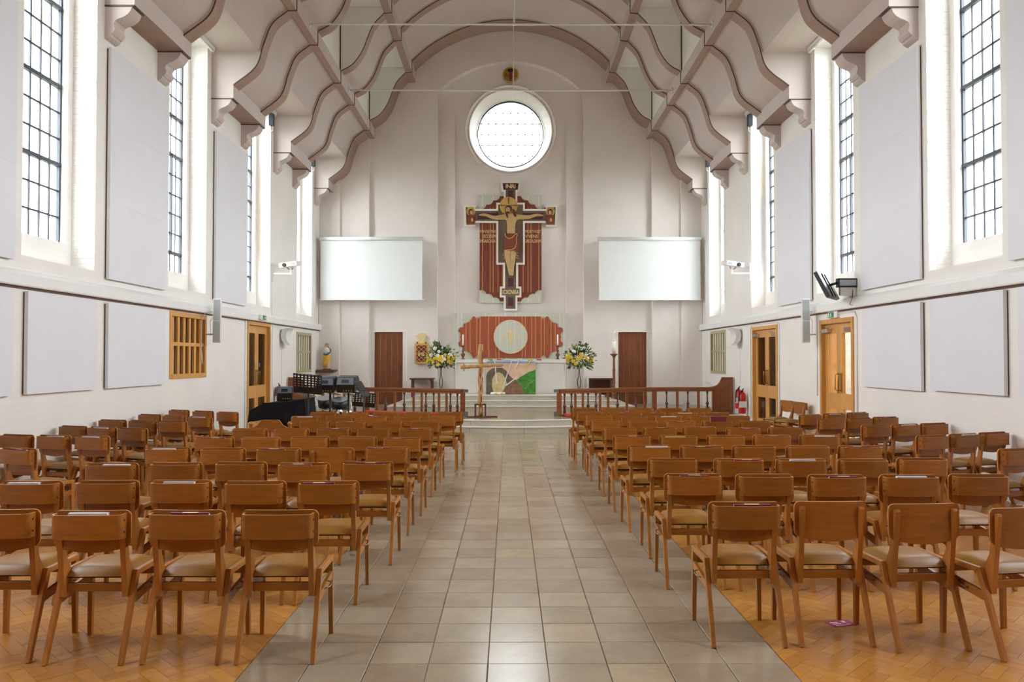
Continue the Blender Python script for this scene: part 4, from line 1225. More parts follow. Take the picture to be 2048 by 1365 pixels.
# projectors on wall arms
for s, y in ((-1, 17.74), (1, 17.62)):
    t = thing('projector', 'white projector on a wall arm by the third %s window' % side_of[s], 'projector', (sx(s, 0), y, 3.2), 0, 'wall projectors')
    a0, a1 = sorted((0, -s * 0.045)); MB().box(a0, a1, -0.04, 0.04, 0.10, 0.50).build('wall_mount', 'white_metal', t)
    a0, a1 = sorted((-s * 0.03, -s * 0.46)); MB().box(a0, a1, -0.02, 0.02, 0.25, 0.285).build('arm', 'white_metal', t)
    MB().box(-s * 0.43 - 0.02, -s * 0.43 + 0.02, -0.02, 0.02, 0.28, 0.42).build('drop_post', 'white_metal', t)
    bd = bevel(MB().box(-0.21, 0.21, -0.16, 0.16, -0.055, 0.055).build('body', 'white_metal', t, (-s * 0.42, 0.0, 0.475), (R(6), R(s * 7), R(s * 8))), 0.012)
    MB().lathe([(0.045, 0), (0.045, 0.02), (0.03, 0.022)], (0, 0, 0), 14).build('lens', 'black', bd, (s * 0.08, -0.16, 0.0), (R(90), 0, 0))
    MB().box(-0.05, 0.05, -0.165, -0.158, -0.03, 0.03).build('vent', 'grille', bd, (-s * 0.13, 0, 0))
    m = MB()
    for q in (-0.08, 0.08): m.tube([(q, -0.05, -0.05), (q * 0.6, -0.02, -0.10), (0, 0, -0.11)], 0.012, 6)
    m.build('tilt_bracket', 'steel', bd)
    c = MB(); xbox(c, s, 0.0, 0.014, y - 0.008, y + 0.008, 2.53, 3.30)
    o = c.build('cable_conduit', 'white_paint'); tag(o, 'white vertical conduit under the %s projector' % side_of[s], 'conduit')

# curved white fan-heater shells beside the doors
for s, y in ((-1, 18.55), (1, 18.5)):
    t = thing('wall_fitting', 'white curved shell-shaped wall fitting beside the %s door' % side_of[s], 'wall fitting', (sx(s, 0), y, 1.86), 0, 'shell wall fittings')
    pl = catmull([(0.16, 0.40), (0.07, 0.36), (0.035, 0.24), (0.06, 0.12), (0.13, 0.04), (0.27, 0.0)], 4) + catmull([(0.27, 0.0), (0.205, 0.07), (0.165, 0.15), (0.155, 0.24), (0.18, 0.33), (0.24, 0.40)], 4)[1:]
    pl = [(-s * p, z) for p, z in pl]
    MB().prism(pl, -0.20, 0.20).build('shell', 'white_metal', t)
    a0, a1 = sorted((0, -s * 0.08)); MB().box(a0, a1, -0.04, 0.04, 0.36, 0.39).build('bracket', 'white_metal', t)
    MB().tube([(-s * 0.008, 0.0, 0.0), (-s * 0.008, 0.0, -0.9)], 0.008, 6).build('cable', 'white_paint', t)

# exit signs
def exit_sign(s, y, z, d, label):
    t = thing('exit_sign', label, 'exit sign', (sx(s, d), y, z), 0, 'green exit signs')
    a0, a1 = sorted((0, -s * 0.05)); bevel(MB().box(a0, a1, -0.19, 0.19, -0.055, 0.055).build('housing', 'white_metal', t), 0.006)
    a0, a1 = sorted((-s * 0.05, -s * 0.054)); f = MB().box(a0, a1, -0.06, 0.18, -0.045, 0.045).build('sign_face', 'green_sign', t)
    man = [(0.02, -0.035), (0.035, -0.008), (0.027, 0.015), (0.05, 0.025), (0.07, 0.010), (0.06, -0.008), (0.075, -0.03), (0.063, -0.03), (0.048, -0.01), (0.033, -0.037)]
    MB().prism(man, *sorted((-s * 0.054, -s * 0.057)), 'X').build('running_figure', 'pages', f)
    a0, a1 = sorted((-s * 0.054, -s * 0.057)); MB().box(a0, a1, 0.11, 0.155, -0.035, 0.032).build('doorway_symbol', 'pages', f)
exit_sign(-1, 16.75, 2.425, 0.085, 'green exit sign above the left oak door')
exit_sign(1, 13.1, 2.285, 0.0, 'green exit sign above the nearer right oak door')

# wall mounted television seen from the side
t = thing('television', 'black flat television tilted on a wall bracket beneath the second right window', 'television', (sx(1, 0), 12.3, 2.62), 0)
scr_ = bevel(MB().box(-0.03, 0.03, -0.36, 0.36, -0.22, 0.22).build('screen_body', 'black', t, (-0.42, 0.10, 0.08), (R(0), R(-26), R(-34))), 0.008)
MB().box(-0.034, -0.031, -0.34, 0.34, -0.2, 0.2).build('display', 'black', scr_)
for q in (-0.1, 0.1): MB().bar((0.035, q, -0.2), (0.035, q, 0.2), 0.025, 0.02, (0, 1, 0)).build('mount_rail', 'steel', scr_)
MB().box(-0.30, 0.0, -0.045, 0.045, 0.05, 0.19).build('wall_box', 'black', t)
MB().box(-0.275, -0.02, -0.052, -0.044, 0.075, 0.165).build('box_window', 'grille', t)
MB().tube([(-0.3, 0, 0.12), (-0.36, 0.04, 0.10), (-0.4, 0.08, 0.09)], 0.02, 8).build('swivel_arm', 'black', t)
MB().tube([(-0.06, -0.02, 0.05), (-0.08, -0.05, -0.10), (-0.13, -0.06, -0.22), (-0.07, -0.06, -0.24), (-0.02, -0.05, -0.13)], 0.006, 6).build('cable', 'black', t)
MB().box(-0.26, -0.02, -0.03, 0.03, -0.08, 0.05).build('under_box', 'white_metal', t)

# white conduits round the right hand doors
def conduit(pts, label, r=0.011):
    o = MB().tube(pts, r, 6).build('cable_conduit', 'white_paint'); tag(o, label, 'conduit')
xr = HW - 0.012
conduit([(xr, 12.27, 0.1), (xr, 12.27, 2.2), (xr, 12.33, 2.29), (xr, 13.2, 2.30)], 'white conduit looping round the nearer right door')
conduit([(xr, 13.86, 0.9), (xr, 13.86, 2.34)], 'white conduit between the column speaker and nearer right door')
conduit([(xr, 15.80, 0.4), (xr, 15.80, 2.24), (xr, 15.90, 2.29), (xr, 17.6, 2.29), (xr, 17.68, 2.2), (xr, 17.68, 0.2)], 'white conduit looping round the farther right door')
conduit([(-xr, 15.96, 0.05), (-xr, 15.96, 2.34)], 'white conduit along the near jamb of the left door', 0.016)
conduit([(-xr, 17.78, 0.3), (-xr, 17.78, 2.34)], 'white conduit along the far jamb of the left door')

# lamps at the heads of the window niches
for s in (-1, 1):
    for k, c in enumerate(NC[4:7]):
        t = thing('strip_light', 'fluorescent strip light over the %s %s window' % (('second', 'third', 'fourth')[k], side_of[s]), 'strip light', (sx(s, 0.10), c + 0.05, 7.085), 0, 'strip lights over windows')
        MB().box(-0.03, 0.03, -0.72, 0.72, -0.05, 0.0).build('batten', 'white_metal', t)
        MB().tube([(0, -0.68, -0.068), (0, 0.68, -0.068)], 0.016, 8).build('tube', 'screen', t)
        for q in (-0.7, 0.7): MB().box(-0.018, 0.018, q - 0.02, q + 0.02, -0.09, -0.05).build('end_cap', 'white_metal', t)
    for k, c in enumerate(NC[5:7]):
        t = thing('floodlight', 'small grey floodlight by the corbel over the %s %s window' % (('third', 'fourth')[k], side_of[s]), 'floodlight', (sx(s, 0.06), c + 0.62, 6.62), 0, 'niche floodlights')
        bevel(MB().box(-0.05, 0.05, -0.06, 0.06, 0.12, 0.40).build('housing', 'steel_bar', t), 0.01)
        MB().tube([(-0.03, 0, 0.12), (-0.03, 0, 0.02), (0, 0, 0.0), (0.03, 0, 0.02), (0.03, 0, 0.12)], 0.010, 6).build('lamp_tube', 'white_metal', t)
        MB().box(-0.02, 0.02, -0.02, 0.02, 0.40, 0.465).build('stem', 'white_metal', t)

# fire extinguishers
def extinguisher(loc, h, r, label):
    t = thing('fire_extinguisher', label, 'fire extinguisher', loc, 0, 'fire extinguishers')
    MB().lathe([(r * 0.92, 0), (r, 0.02), (r, h * 0.74), (r * 0.85, h * 0.82), (r * 0.4, h * 0.87), (r * 0.4, h * 0.9)], seg=16).build('cylinder', 'red', t)
    MB().box(-r * 1.01, r * 1.01, -r * 1.03, -r * 0.6, h * 0.25, h * 0.5).build('label_band', 'pages', t)
    MB().box(-0.012, 0.012, -0.05, 0.03, h * 0.9, h * 0.95).bar((0, -0.02, h * 0.95), (0, -0.10, h * 1.02), 0.02, 0.012).build('valve_lever', 'black', t)
    MB().tube([(0.0, -0.03, h * 0.9), (-r * 0.9, -0.05, h * 0.85), (-r * 1.1, -0.05, h * 0.5), (-r * 1.0, -0.05, h * 0.3)], 0.012, 6).build('hose', 'black', t)
extinguisher((sx(1, 0.13), 17.95, 0.30), 0.56, 0.085, 'red fire extinguisher hung nearest the farther right door')
extinguisher((sx(1, 0.13), 18.22, 0.40), 0.50, 0.075, 'smaller red fire extinguisher hung beside the rail end panel')
extinguisher((-5.27, 17.98, 0.42), 0.56, 0.08, 'red fire extinguisher hung on the left wall beyond the oak door')

# ================================================================== CHANCEL
PZ = 0.247
def baluster(parent, x, y, z0, z1):
    h = z1 - z0
    m = MB().box(-0.03, 0.03, -0.03, 0.03, 0, 0.16 * h + 0.02)
    m.lathe([(0.028, 0.2), (0.018, 0.215), (0.034, 0.25), (0.020, 0.29), (0.038, 0.34), (0.040, 0.39), (0.026, 0.45), (0.020, 0.48), (0.017, 0.62), (0.014, 0.78), (0.020, 0.80), (0.015, 0.83), (0.024, 0.90), (0.03, 0.97), (0.03, 1.0)], (0, 0, 0), 10)
    nb = 8
    for i in range(nb, len(m.v)): m.v[i] = (m.v[i][0], m.v[i][1], m.v[i][2] * h)
    o = m.build('baluster', 'dark_wood', parent, (x, y, z0))
    return o
for s in (-1, 1):
    A = Vector((s * 1.09, 17.84)); B = Vector((s * 3.45, 18.95)); Cc = Vector((s * 4.92, 19.05)); D = Vector((s * 5.36, 19.05))
    t = thing('communion_rail', 'polished wooden communion rail with turned balusters %s of the altar steps' % side_of[s], 'altar rail', (0, 0, 0), 0, 'communion rails')
    zt = 0.86
    m = MB()
    for p, q in ((A, B), (B, Cc)):
        m.bar((p.x, p.y, zt - 0.02), (q.x, q.y, zt - 0.02), 0.13, 0.045); m.bar((p.x, p.y, zt - 0.07), (q.x, q.y, zt - 0.07), 0.08, 0.06)
    m.build('top_rail', 'rail_wood', t)
    for p, q in ((A, B), (B, Cc)): MB().bar((p.x, p.y, PZ + 0.02), (q.x, q.y, PZ + 0.02), 0.12, 0.04).build('base_rail', 'rail_wood', t)
    def along(u):
        L1 = (B - A).length; L2 = (Cc - B).length
        d = u * (L1 + L2)
        return A + (B - A) * (d / L1) if d <= L1 else B + (Cc - B) * ((d - L1) / L2)
    L1 = (B - A).length; tot = L1 + (Cc - B).length
    seq = [(0.0, 'P'), (0.14, 'b'), (0.32, 'b'), (0.42, 'p'), (0.62, 'p'), (0.76, 'b'), (0.97, 'b'), (1.08, 'p'), (1.30, 'p'), (1.56, 'b'), (1.82, 'p'), (2.08, 'b'), (2.32, 'p'), (L1, 'P'), (L1 + 0.30, 'b'), (L1 + 0.56, 'p'), (L1 + 0.82, 'b'), (L1 + 1.08, 'p'), (L1 + 1.30, 'b'), (tot, 'P')]
    for d, kk in seq:
        p = along(min(d, tot) / tot)
        if kk == 'b': baluster(t, p.x, p.y, PZ + 0.04, zt - 0.09)
        else:
            w = 0.055 if kk == 'P' else 0.026
            MB().box(p.x - w, p.x + w, p.y - 0.035, p.y + 0.035, PZ, zt - 0.08).build('rail_post', 'rail_wood', t)
    # grey end bracket
    MB().box(min(A.x, A.x - s * 0.12), max(A.x, A.x - s * 0.12), 17.80, 17.88, zt - 0.075, zt - 0.005).build('end_bracket', 'grout', t)
    MB().box(min(A.x, A.x - s * 0.12), max(A.x, A.x - s * 0.12), 17.80, 17.88, PZ, PZ + 0.10).build('end_bracket', 'grout', t)
    # swept end panel against the wall
    pl = [(Cc.x, PZ), (D.x, PZ), (D.x, 1.10), (s * 5.10, 1.10), (s * 5.08, 1.06), (s * 5.04, 0.98), (s * 4.99, 0.92), (s * 4.92, 0.885), (s * 4.80, 0.865), (s * 4.80, 0.80), (Cc.x, 0.78)]
    e = MB().prism(pl, 18.98, 19.06).build('end_panel', 'rail_wood', t)
    x0, x1 = sorted((s * 4.98, s * 5.32))
    MB().ring([(x0, 0.32), (x1, 0.32), (x1, 1.03), (x0 if s < 0 else x0, 0.80 if s > 0 else 1.03)], [(x0 + 0.04, 0.36), (x1 - 0.04, 0.36), (x1 - 0.04, 0.98 if s > 0 else 0.76), (x0 + 0.04, 0.76 if s > 0 else 0.98)], 18.965, 18.985).build('raised_moulding', 'rail_wood', e)
    n = (B - A).normalized(); nrm = Vector((n.y, -n.x)) if s > 0 else Vector((-n.y, n.x))
    if nrm.y > 0: nrm = -nrm
    p, q = A + n * 0.05 + nrm * 0.24, B - n * 0.1 + nrm * 0.24
    k = bevel(MB().bar((p.x, p.y, PZ + 0.04), (q.x, q.y, PZ + 0.04), 0.24, 0.075).build('kneeler', 'red_felt'), 0.02)
    tag(k, 'long red kneeler cushion in front of the %s communion rail' % side_of[s], 'kneeler', 'red kneelers')

# altar
AZ = 0.598
al = thing('altar', 'long altar table under white cloths at the top of the steps', 'altar', (0, 21.0, AZ))
MB().box(-1.36, 1.36, -0.32, 0.38, 0.0, 0.90).build('altar_body', 'frontal', al)
def drape(x0, x1, y, z0, z1, amp, per, n=60, seed=0):
    rr = random.Random(seed); ph = rr.random() * 6
    vs = []; fs = []
    for j in range(9):
        for i in range(n + 1):
            u = i / n; x = x0 + (x1 - x0) * u; w = j / 8
            yy = y - amp * (1 - w) * (0.5 + 0.5 * math.sin(x * per + ph + 1.3 * math.sin(x * 2.1)))
            vs.append((x, yy, z0 + (z1 - z0) * w))
    for j in range(8):
        for i in range(n): a = j * (n + 1) + i; fs.append((a, a + 1, a + n + 2, a + n + 1))
    return vs, fs
fr = MB().add(*drape(-1.42, 1.42, -0.345, 0.02, 0.915, 0.05, 9, 80, 3), 0, True).build('frontal_cloth', 'frontal', al)
sd = fr.modifiers.new('thick', 'SOLIDIFY'); sd.thickness = 0.004
m = MB().box(-1.44, 1.44, -0.37, 0.40, 0.905, 0.935)
m.build('altar_top', 'linen', al)
v, f = drape(-1.45, 1.45, -0.374, 0.845, 0.936, 0.006, 22, 60, 5)
MB().add(v, f, 0, True).build('fair_linen_edge', 'linen', al)
for s in (-1, 1):
    MB().box(min(s * 1.42, s * 1.445), max(s * 1.42, s * 1.445), -0.37, 0.39, 0.05, 0.92).build('linen_fall', 'linen', al)
MB().box(-1.46, 1.46, -0.42, 0.42, 0.0, 0.022).build('base_runner', 'linen', al)

# painted tomb banner hung on the altar front
bn = thing('painted_banner', 'painting of a tomb and green hill hung on the altar front', 'painting', (-0.64, 20.575, AZ + 0.02))
W_, H_ = 1.29, 0.86
MB().box(0, W_, 0, 0.008, 0, H_).build('sky_field', 'paint_sky', bn)
MB().box(0.02, W_ - 0.01, -0.004, 0, H_ - 0.05, H_).build('blue_band', 'paint_blue', bn)
rock = [(0.0, 0.0), (0.0, 0.48)] + [(0.30 - 0.30 * math.cos(R(a)), 0.46 + 0.24 * math.sin(R(a))) for a in range(10, 90, 16)] + [(0.42, 0.69), (0.52, 0.62), (0.60, 0.50), (0.68, 0.42), (0.80, 0.36), (0.88, 0.25), (0.95, 0.12), (1.0, 0.0)]
MB().prism(rock, -0.006, 0).build('rock_shape', 'paint_rock', bn)
MB().prism([(0.46, 0.0), (0.52, 0.15), (0.60, 0.30), (0.72, 0.36), (0.82, 0.33), (0.92, 0.18), (0.98, 0.02), (0.98, 0.0)], -0.010, -0.006).build('bank_shape', 'paint_brown', bn)
tomb = [(0.20, 0.03), (0.15, 0.20), (0.16, 0.40), (0.22, 0.52), (0.32, 0.58), (0.42, 0.54), (0.50, 0.42), (0.54, 0.28), (0.46, 0.10), (0.38, 0.02)]
MB().prism(tomb, -0.010, -0.006).build('tomb_opening', 'paint_glow', bn)
hill = [(1.0, 0.0), (0.95, 0.14), (0.88, 0.28), (0.80, 0.37), (0.88, 0.45), (0.98, 0.50), (1.10, 0.58), (W_, 0.64), (W_, 0.0)]
MB().prism(hill, -0.006, 0).build('green_hill', 'paint_green', bn)
MB().prism([(1.02, 0.12), (1.12, 0.26), (1.28, 0.36), (1.28, 0.39), (1.10, 0.29), (1.0, 0.14)], -0.009, -0.006).build('hill_highlight', 'leaf_pale', bn)
# ribbons falling from the linen edge
for x0, z0, x1, z1, mt in ((-0.42, 1.50, -0.36, 0.90, 'linen'), (0.02, 1.48, -0.22, 0.76, 'linen'), (0.22, 1.50, 0.10, 1.28, 'linen'), (0.52, 1.51, 0.38, 1.30, 'ribbon_yellow'), (0.16, 1.06, -0.14, 0.84, 'linen')):
    o = MB().bar((x0, 20.545, z0), (x1, 20.548, z1), 0.03, 0.004, (0, 1, 0)).build('ribbon', mt)
    o['label'] = '%s ribbon hanging in front of the tomb painting, starting %s' % ('yellow' if mt != 'linen' else 'white', {-0.42: 'far left', 0.02: 'beside the wooden cross', 0.22: 'under a white bow', 0.52: 'at the yellow bow', 0.16: 'half way down'}[x0])
    o['category'] = 'ribbon'; o['group'] = 'ribbons on the altar'
for x, mt, nm in ((-0.52, 'olive_book', 'olive'), (-0.30, 'ribbon_red', 'coral'), (-0.08, 'linen', 'cream'), (0.24, 'linen', 'white'), (0.52, 'ribbon_yellow', 'yellow'), (0.74, 'ribbon_red', 'red')):
    m = MB()
    for q in (-1, 1): m.ball((x + q * 0.035, 20.605, 1.525), 0.034, 0.014, 0.02, 8, 5)
    m.ball((x, 20.60, 1.522), 0.014, 0.014, 0.014, 8, 5)
    o = m.build('ribbon_bow', mt); tag(o, 'small %s paper butterfly bow on the altar edge' % nm, 'bow', 'bows on the altar edge')
# heap of pale flowers at the foot of the painting
t = thing('flower_heap', 'heap of cream blossoms on the step below the painted tomb', 'flowers', (-0.34, 20.46, AZ + 0.014))
for k in range(12):
    x, y = random.uniform(-0.16, 0.16), random.uniform(-0.07, 0.07)
    MB().ball((x, y, 0.035), 0.045, 0.045, 0.035, 8, 5).build('blossom', 'white_petal' if k % 3 else 'wax_band', t)

# altar candlesticks
cs = [(0.055, 0), (0.055, 0.012), (0.03, 0.03), (0.022, 0.05), (0.045, 0.085), (0.062, 0.115), (0.05, 0.145), (0.02, 0.175), (0.018, 0.20), (0.042, 0.225), (0.02, 0.25), (0.016, 0.32), (0.03, 0.335), (0.05, 0.35), (0.052, 0.362), (0.02, 0.37)]
for s, x in ((-1, -1.28), (1, 1.26)):
    t = thing('candlestick', 'turned bronze candlestick with tall candle on the %s altar end' % side_of[s], 'candlestick', (x, 21.12, AZ + 0.936), 0, 'altar candlesticks')
    MB().lathe(cs, seg=14).build('stick', 'dark_wood', t)
    MB().lathe([(0.021, 0.365), (0.021, 0.66), (0.004, 0.665)], seg=12).build('candle', 'candle', t)

# scalloped rust-red panels: reredos behind the altar and field behind the crucifix
def scallop(a, b, n, bulge):
    """quarter-lobed line from a to b"""
    out = []
    a = Vector(a); b = Vector(b); d = b - a; nr = Vector((-d.y, d.x)).normalized()
    for k in range(n):
        p = a + d * (k / n); q = a + d * ((k + 1) / n); mid = (p + q) / 2 + nr * bulge * (d.length / n)
        for j in range(5):
            t_ = j / 5
            out.append(tuple((1 - t_) ** 2 * p + 2 * t_ * (1 - t_) * mid + t_ * t_ * q))
    out.append(tuple(b))
    return out
rr_ = thing('reredos', 'sage and rust-red painted reredos with white disc behind the altar', 'reredos', (0, 22.42, 1.30))
MB().box(-1.625, 1.625, 0, 0.11, 0, 1.545).build('sage_board', 'sage_board', rr_)
q1 = scallop((0.98, 1.44), (0.78, 1.44), 1, 0.9)[::-1]
right_top = [(0.0, 1.45), (0.86, 1.45)] + scallop((0.86, 1.45), (1.02, 1.45), 1, -0.9)[1:] + [(1.07, 1.45)] + scallop((1.07, 1.45), (1.335, 1.25), 1, -0.35)[1:] + [(1.34, 1.14)] + scallop((1.34, 1.14), (1.49, 1.02), 1, 0.6)[1:] + scallop((1.49, 1.02), (1.44, 0.86), 1, -0.5)[1:]
right_bot = [(x, 1.72 - z) for x, z in reversed(right_top)][1:]
half_r = right_top + right_bot
poly = half_r[:-1] + [(0.0, 0.27)] + [(-x, z) for x, z in reversed(half_r[1:-1])]
MB().prism(poly, -0.02, 0.0).build('rust_field', 'rust_board', rr_)
for x in (-1.27, -1.15, -0.96, -0.87, -0.62, -0.42, -0.33, 0.33, 0.42, 0.60, 0.70, 0.87, 0.96, 1.15, 1.27):
    hh = 0.50 if abs(x) > 1.1 else 0.58
    MB().box(x - 0.008, x + 0.008, -0.025, -0.02, 0.86 - hh + (0.06 if abs(x) > 1.2 else 0), 0.86 + hh - (0.06 if abs(x) > 1.2 else 0)).build('gold_line', 'gold_paint', rr_)
for x in (-1.5, -1.4, -0.72, -0.15, 0.15, 0.72, 1.4, 1.52): MB().box(x - 0.012, x + 0.012, -0.004, 0.0, 1.46 if abs(x) < 1.3 else 0.05, 1.54).build('pale_line', 'linen', rr_)
circ = lambda r, cz, n=40, cx=0.0: [(cx + r * math.cos(2 * math.pi * k / n), cz + r * math.sin(2 * math.pi * k / n)) for k in range(n)]
dsk = MB().prism(circ(0.485, 0.87), -0.05, -0.02).build('white_disc', 'sage_board', rr_)
MB().ring(circ(0.485, 0.87), circ(0.465, 0.87), -0.056, -0.05).build('disc_rim', 'wax_band', dsk)
for x, z, w, h in ((0, 0.87, 0.12, 0.42), (-0.18, 0.87, 0.05, 0.16), (0.18, 0.87, 0.05, 0.16), (0, 0.98, 0.20, 0.06)):
    MB().box(x - w / 2, x + w / 2, -0.054 - (0.002 if h < 0.1 else 0), -0.05, z - h / 2, z + h / 2).build('pale_cross', 'wax_band', dsk)
for x in (-0.30, -0.10, 0.12, 0.33):
    hh = math.sqrt(0.46 ** 2 - x * x)
    MB().box(x - 0.006, x + 0.006, -0.053, -0.05, 0.87 - hh, 0.87 + hh).build('pale_line', 'linen', dsk)

# ---- crucifix
CY = 22.50
def Z(c): return 6.946 - 0.00314 * c      # height from picture rows
def X(c): return 0.00314 * c
bp = thing('backing_panel', 'rust-red striped panel with sage scalloped corners behind the crucifix', 'wall panel', (0, 22.545, 3.15))
zb, zt_ = 0.0, Z(222) - 3.15
MB().box(-0.895, 0.895, 0, 0.075, zb, zt_).build('sage_board', 'sage_board', bp)
tr = scallop((0.30, zt_ - 0.03), (0.885, zt_ - 0.40), 3, -0.45)
br = scallop((0.885, zb + 0.36), (0.30, zb + 0.04), 3, -0.45)
rp = tr + br
MB().prism(rp + [(-x, z) for x, z in reversed(rp)], -0.02, 0.0).build('rust_field', 'rust_dark', bp)
for s in (-1, 1):
    for x in (0.22, 0.36, 0.50, 0.585, 0.81):
        MB().box(s * x - 0.007, s * x + 0.007, -0.024, -0.02, zb + 0.30 + 0.0 * x, zt_ - 0.36).build('gold_line', 'gold_paint', bp)
    for x in (0.50, 0.81):
        MB().box(s * x - 0.012, s * x + 0.012, -0.004, 0.0, zt_ - 0.32, zt_ - 0.01).build('pale_line', 'linen', bp)
        MB().box(s * x - 0.012, s * x + 0.012, -0.004, 0.0, 0.01, 0.18).build('pale_line', 'linen', bp)
for k, (l, r) in enumerate((('VIVVSETFVI', 'MORTVVSET'), ('ECCESVM', 'VIVENS'), ('INSAECVLA', 'SAECVLORVM'))):
    z = Z(558 + 44 * k) - 3.15
    for body, xc, wmax in ((l, -0.655 if k != 1 else -0.60, 0.44 if k != 1 else 0.35), (r, 0.645 if k != 1 else 0.60, 0.44 if k != 1 else 0.36)):
        o = text('inscription', body, 0.135, 'cream_letter', bp, (xc, -0.024, z), ext=0.003)
        w = max(v.co.x for v in o.data.vertices) - min(v.co.x for v in o.data.vertices)
        for v in o.data.vertices: v.co.x *= wmax / w
cr = thing('crucifix', 'large painted icon crucifix hung on the wall beneath the round window', 'crucifix', (0, CY, 0))
def cross_outline(d):
    """right half from top centre to bottom centre, inset by d"""
    h = [(92 - d, 97 + d), (82 - d, 195 - d), (62 - d, 195 - d), (62 - d, 295 + d), (130 - d, 295 + d), (130 - d, 352 + d), (322 - d * 0 + d * 0.2, 352 + d), (318 + d, 318 + d), (428 - d, 318 + d), (420 - d, 514 - d), (322 + d, 514 - d), (322 + d * 0.2, 480 - d), (130 - d, 480 - d), (130 - d, 862 - d), (67 - d, 862 - d), (67 - d, 1062 + d), (98 - d, 1062 + d), (98 - d, 1160 - d), (62 - d, 1160 - d), (60 - d, 1282 - d)]
    pts = [(X(a), Z(b)) for a, b in h]
    return pts + [(-x, z) for x, z in reversed(pts)]
oc, ic = cross_outline(0), cross_outline(17)
MB().prism(ic, 0.0, 0.03).build('umber_field', 'cross_brown', cr)
MB().ring(oc, ic, -0.03, 0.035).build('white_frame', 'cross_white', cr)
for (a, b, c, d) in ((-24, 24, 180, 262), (-24, 24, 980, 1062), (-24, 24, 1160, 1238), (-300, -110, 385, 448), (110, 300, 385, 448)):
    MB().box(X(a), X(b), -0.004, 0.0, Z(d), Z(c)).build('purple_strip', 'cross_purple', cr)
MB().box(X(-68), X(68), -0.005, 0.0, Z(172), Z(116)).build('title_board', 'cross_purple', cr)
text('title_letters', 'INRI', 0.155, 'cream_letter', cr, (0, -0.006, Z(145)), ext=0.004, bold=0.004)
MB().box(X(-80), X(80), -0.006, 0.0, Z(1142), Z(1082)).build('foot_board', 'cross_brown', cr)
o = text('foot_letters', 'ICXCNIKA', 0.165, 'cream_letter', cr, (0, -0.008, Z(1113)), ext=0.004, bold=0.003)
w = max(v.co.x for v in o.data.vertices) - min(v.co.x for v in o.data.vertices)
for v in o.data.vertices: v.co.x *= 0.46 / w
# halo with its cross
hal = MB().prism(circ(0.258, Z(325), 40, X(-18)), -0.048, -0.002).build('halo', 'gold', cr)
hx, hz = X(-18), Z(325)
for pts in ([(-0.03, 0.24), (0.03, 0.24), (0.012, 0.05), (-0.012, 0.05)], [(-0.24, 0.035), (-0.24, -0.015), (-0.05, 0.0), (-0.05, 0.02)], [(0.24, 0.035), (0.24, -0.015), (0.05, 0.0), (0.05, 0.02)]):
    MB().prism([(hx + a, hz + b) for a, b in pts], -0.052, -0.048).build('halo_arm', 'cross_brown', hal)

def skin_body(name, verts, edges, radii, root, mat, parent, ysc, y0, sub=2):
    me = bpy.data.meshes.new(name); me.from_pydata(verts, edges, [])
    o = bpy.data.objects.new('tmp_body', me); col.objects.link(o)
    sk = o.modifiers.new('skin', 'SKIN'); sk.use_smooth_shade = True
    for i, v in enumerate(me.skin_vertices[0].data):
        v.radius = (radii[i], radii[i]); v.use_root = (i == root)
    ss = o.modifiers.new('sub', 'SUBSURF'); ss.levels = sub; ss.render_levels = sub
    dg = bpy.context.evaluated_depsgraph_get()
    m2 = bpy.data.meshes.new_from_object(o.evaluated_get(dg))
    bpy.data.objects.remove(o)
    m2.name = name; m2.materials.clear(); m2.materials.append(M[mat])
    for v in m2.vertices: v.co.y = y0 + v.co.y * ysc
    for p in m2.polygons: p.use_smooth = True
    return put(name, m2, parent)
def xz(a, b): return (X(a), 0.0, Z(b))
bv = [xz(8, 620), xz(2, 540), xz(8, 455), xz(8, 425), xz(-8, 400), xz(-14, 372),       # 0 pelvis 1 waist 2 chest 3 collar 4 neck 5 head
      xz(-62, 428), xz(-150, 436), xz(-225, 408), xz(-262, 408),                       # 6 l shoulder 7 elbow 8 wrist 9 palm
      xz(78, 428), xz(160, 430), xz(235, 408), xz(272, 412),                           # 10..13
      xz(-28, 700), xz(-30, 790), xz(-10, 900), xz(0, 965),                            # 14 hip 15 knee 16 ankle 17 foot
      xz(32, 700), xz(22, 790), xz(12, 900), xz(12, 968)]
be = [(0, 1), (1, 2), (2, 3), (3, 4), (4, 5), (3, 6), (6, 7), (7, 8), (8, 9), (3, 10), (10, 11), (11, 12), (12, 13), (0, 14), (14, 15), (15, 16), (16, 17), (0, 18), (18, 19), (19, 20), (20, 21)]
brd = [0.12, 0.125, 0.15, 0.12, 0.06, 0.08, 0.085, 0.062, 0.042, 0.048, 0.085, 0.062, 0.042, 0.048, 0.105, 0.085, 0.058, 0.05, 0.105, 0.085, 0.058, 0.05]
# five short fingers on each open hand
for w_, sgn in ((9, -1), (13, 1)):
    bx_, bz_ = bv[w_][0], bv[w_][2]
    for k, (ang, ln_) in enumerate(((-30, 0.075), (-10, 0.095), (8, 0.095), (26, 0.08), (75, 0.06))):
        i = len(bv)
        bv.append((bx_ + sgn * 0.045 * math.cos(R(ang)), 0.0, bz_ + 0.03 * math.sin(R(ang)))); brd.append(0.013)
        bv.append((bx_ + sgn * ln_ * math.cos(R(ang)), 0.0, bz_ + ln_ * 0.55 * math.sin(R(ang)))); brd.append(0.009)
        be += [(w_, i), (i, i + 1)]
body = skin_body('carved_figure', bv, be, brd, 0, 'flesh', cr, 0.42, -0.045)
MB().ball((X(-18), -0.075, Z(352)), 0.098, 0.045, 0.10, 14, 8).build('hair', 'hair', cr)
MB().ball((X(-24), -0.115, Z(366)), 0.062, 0.03, 0.082, 12, 8).build('face', 'flesh', cr)
fc = MB()
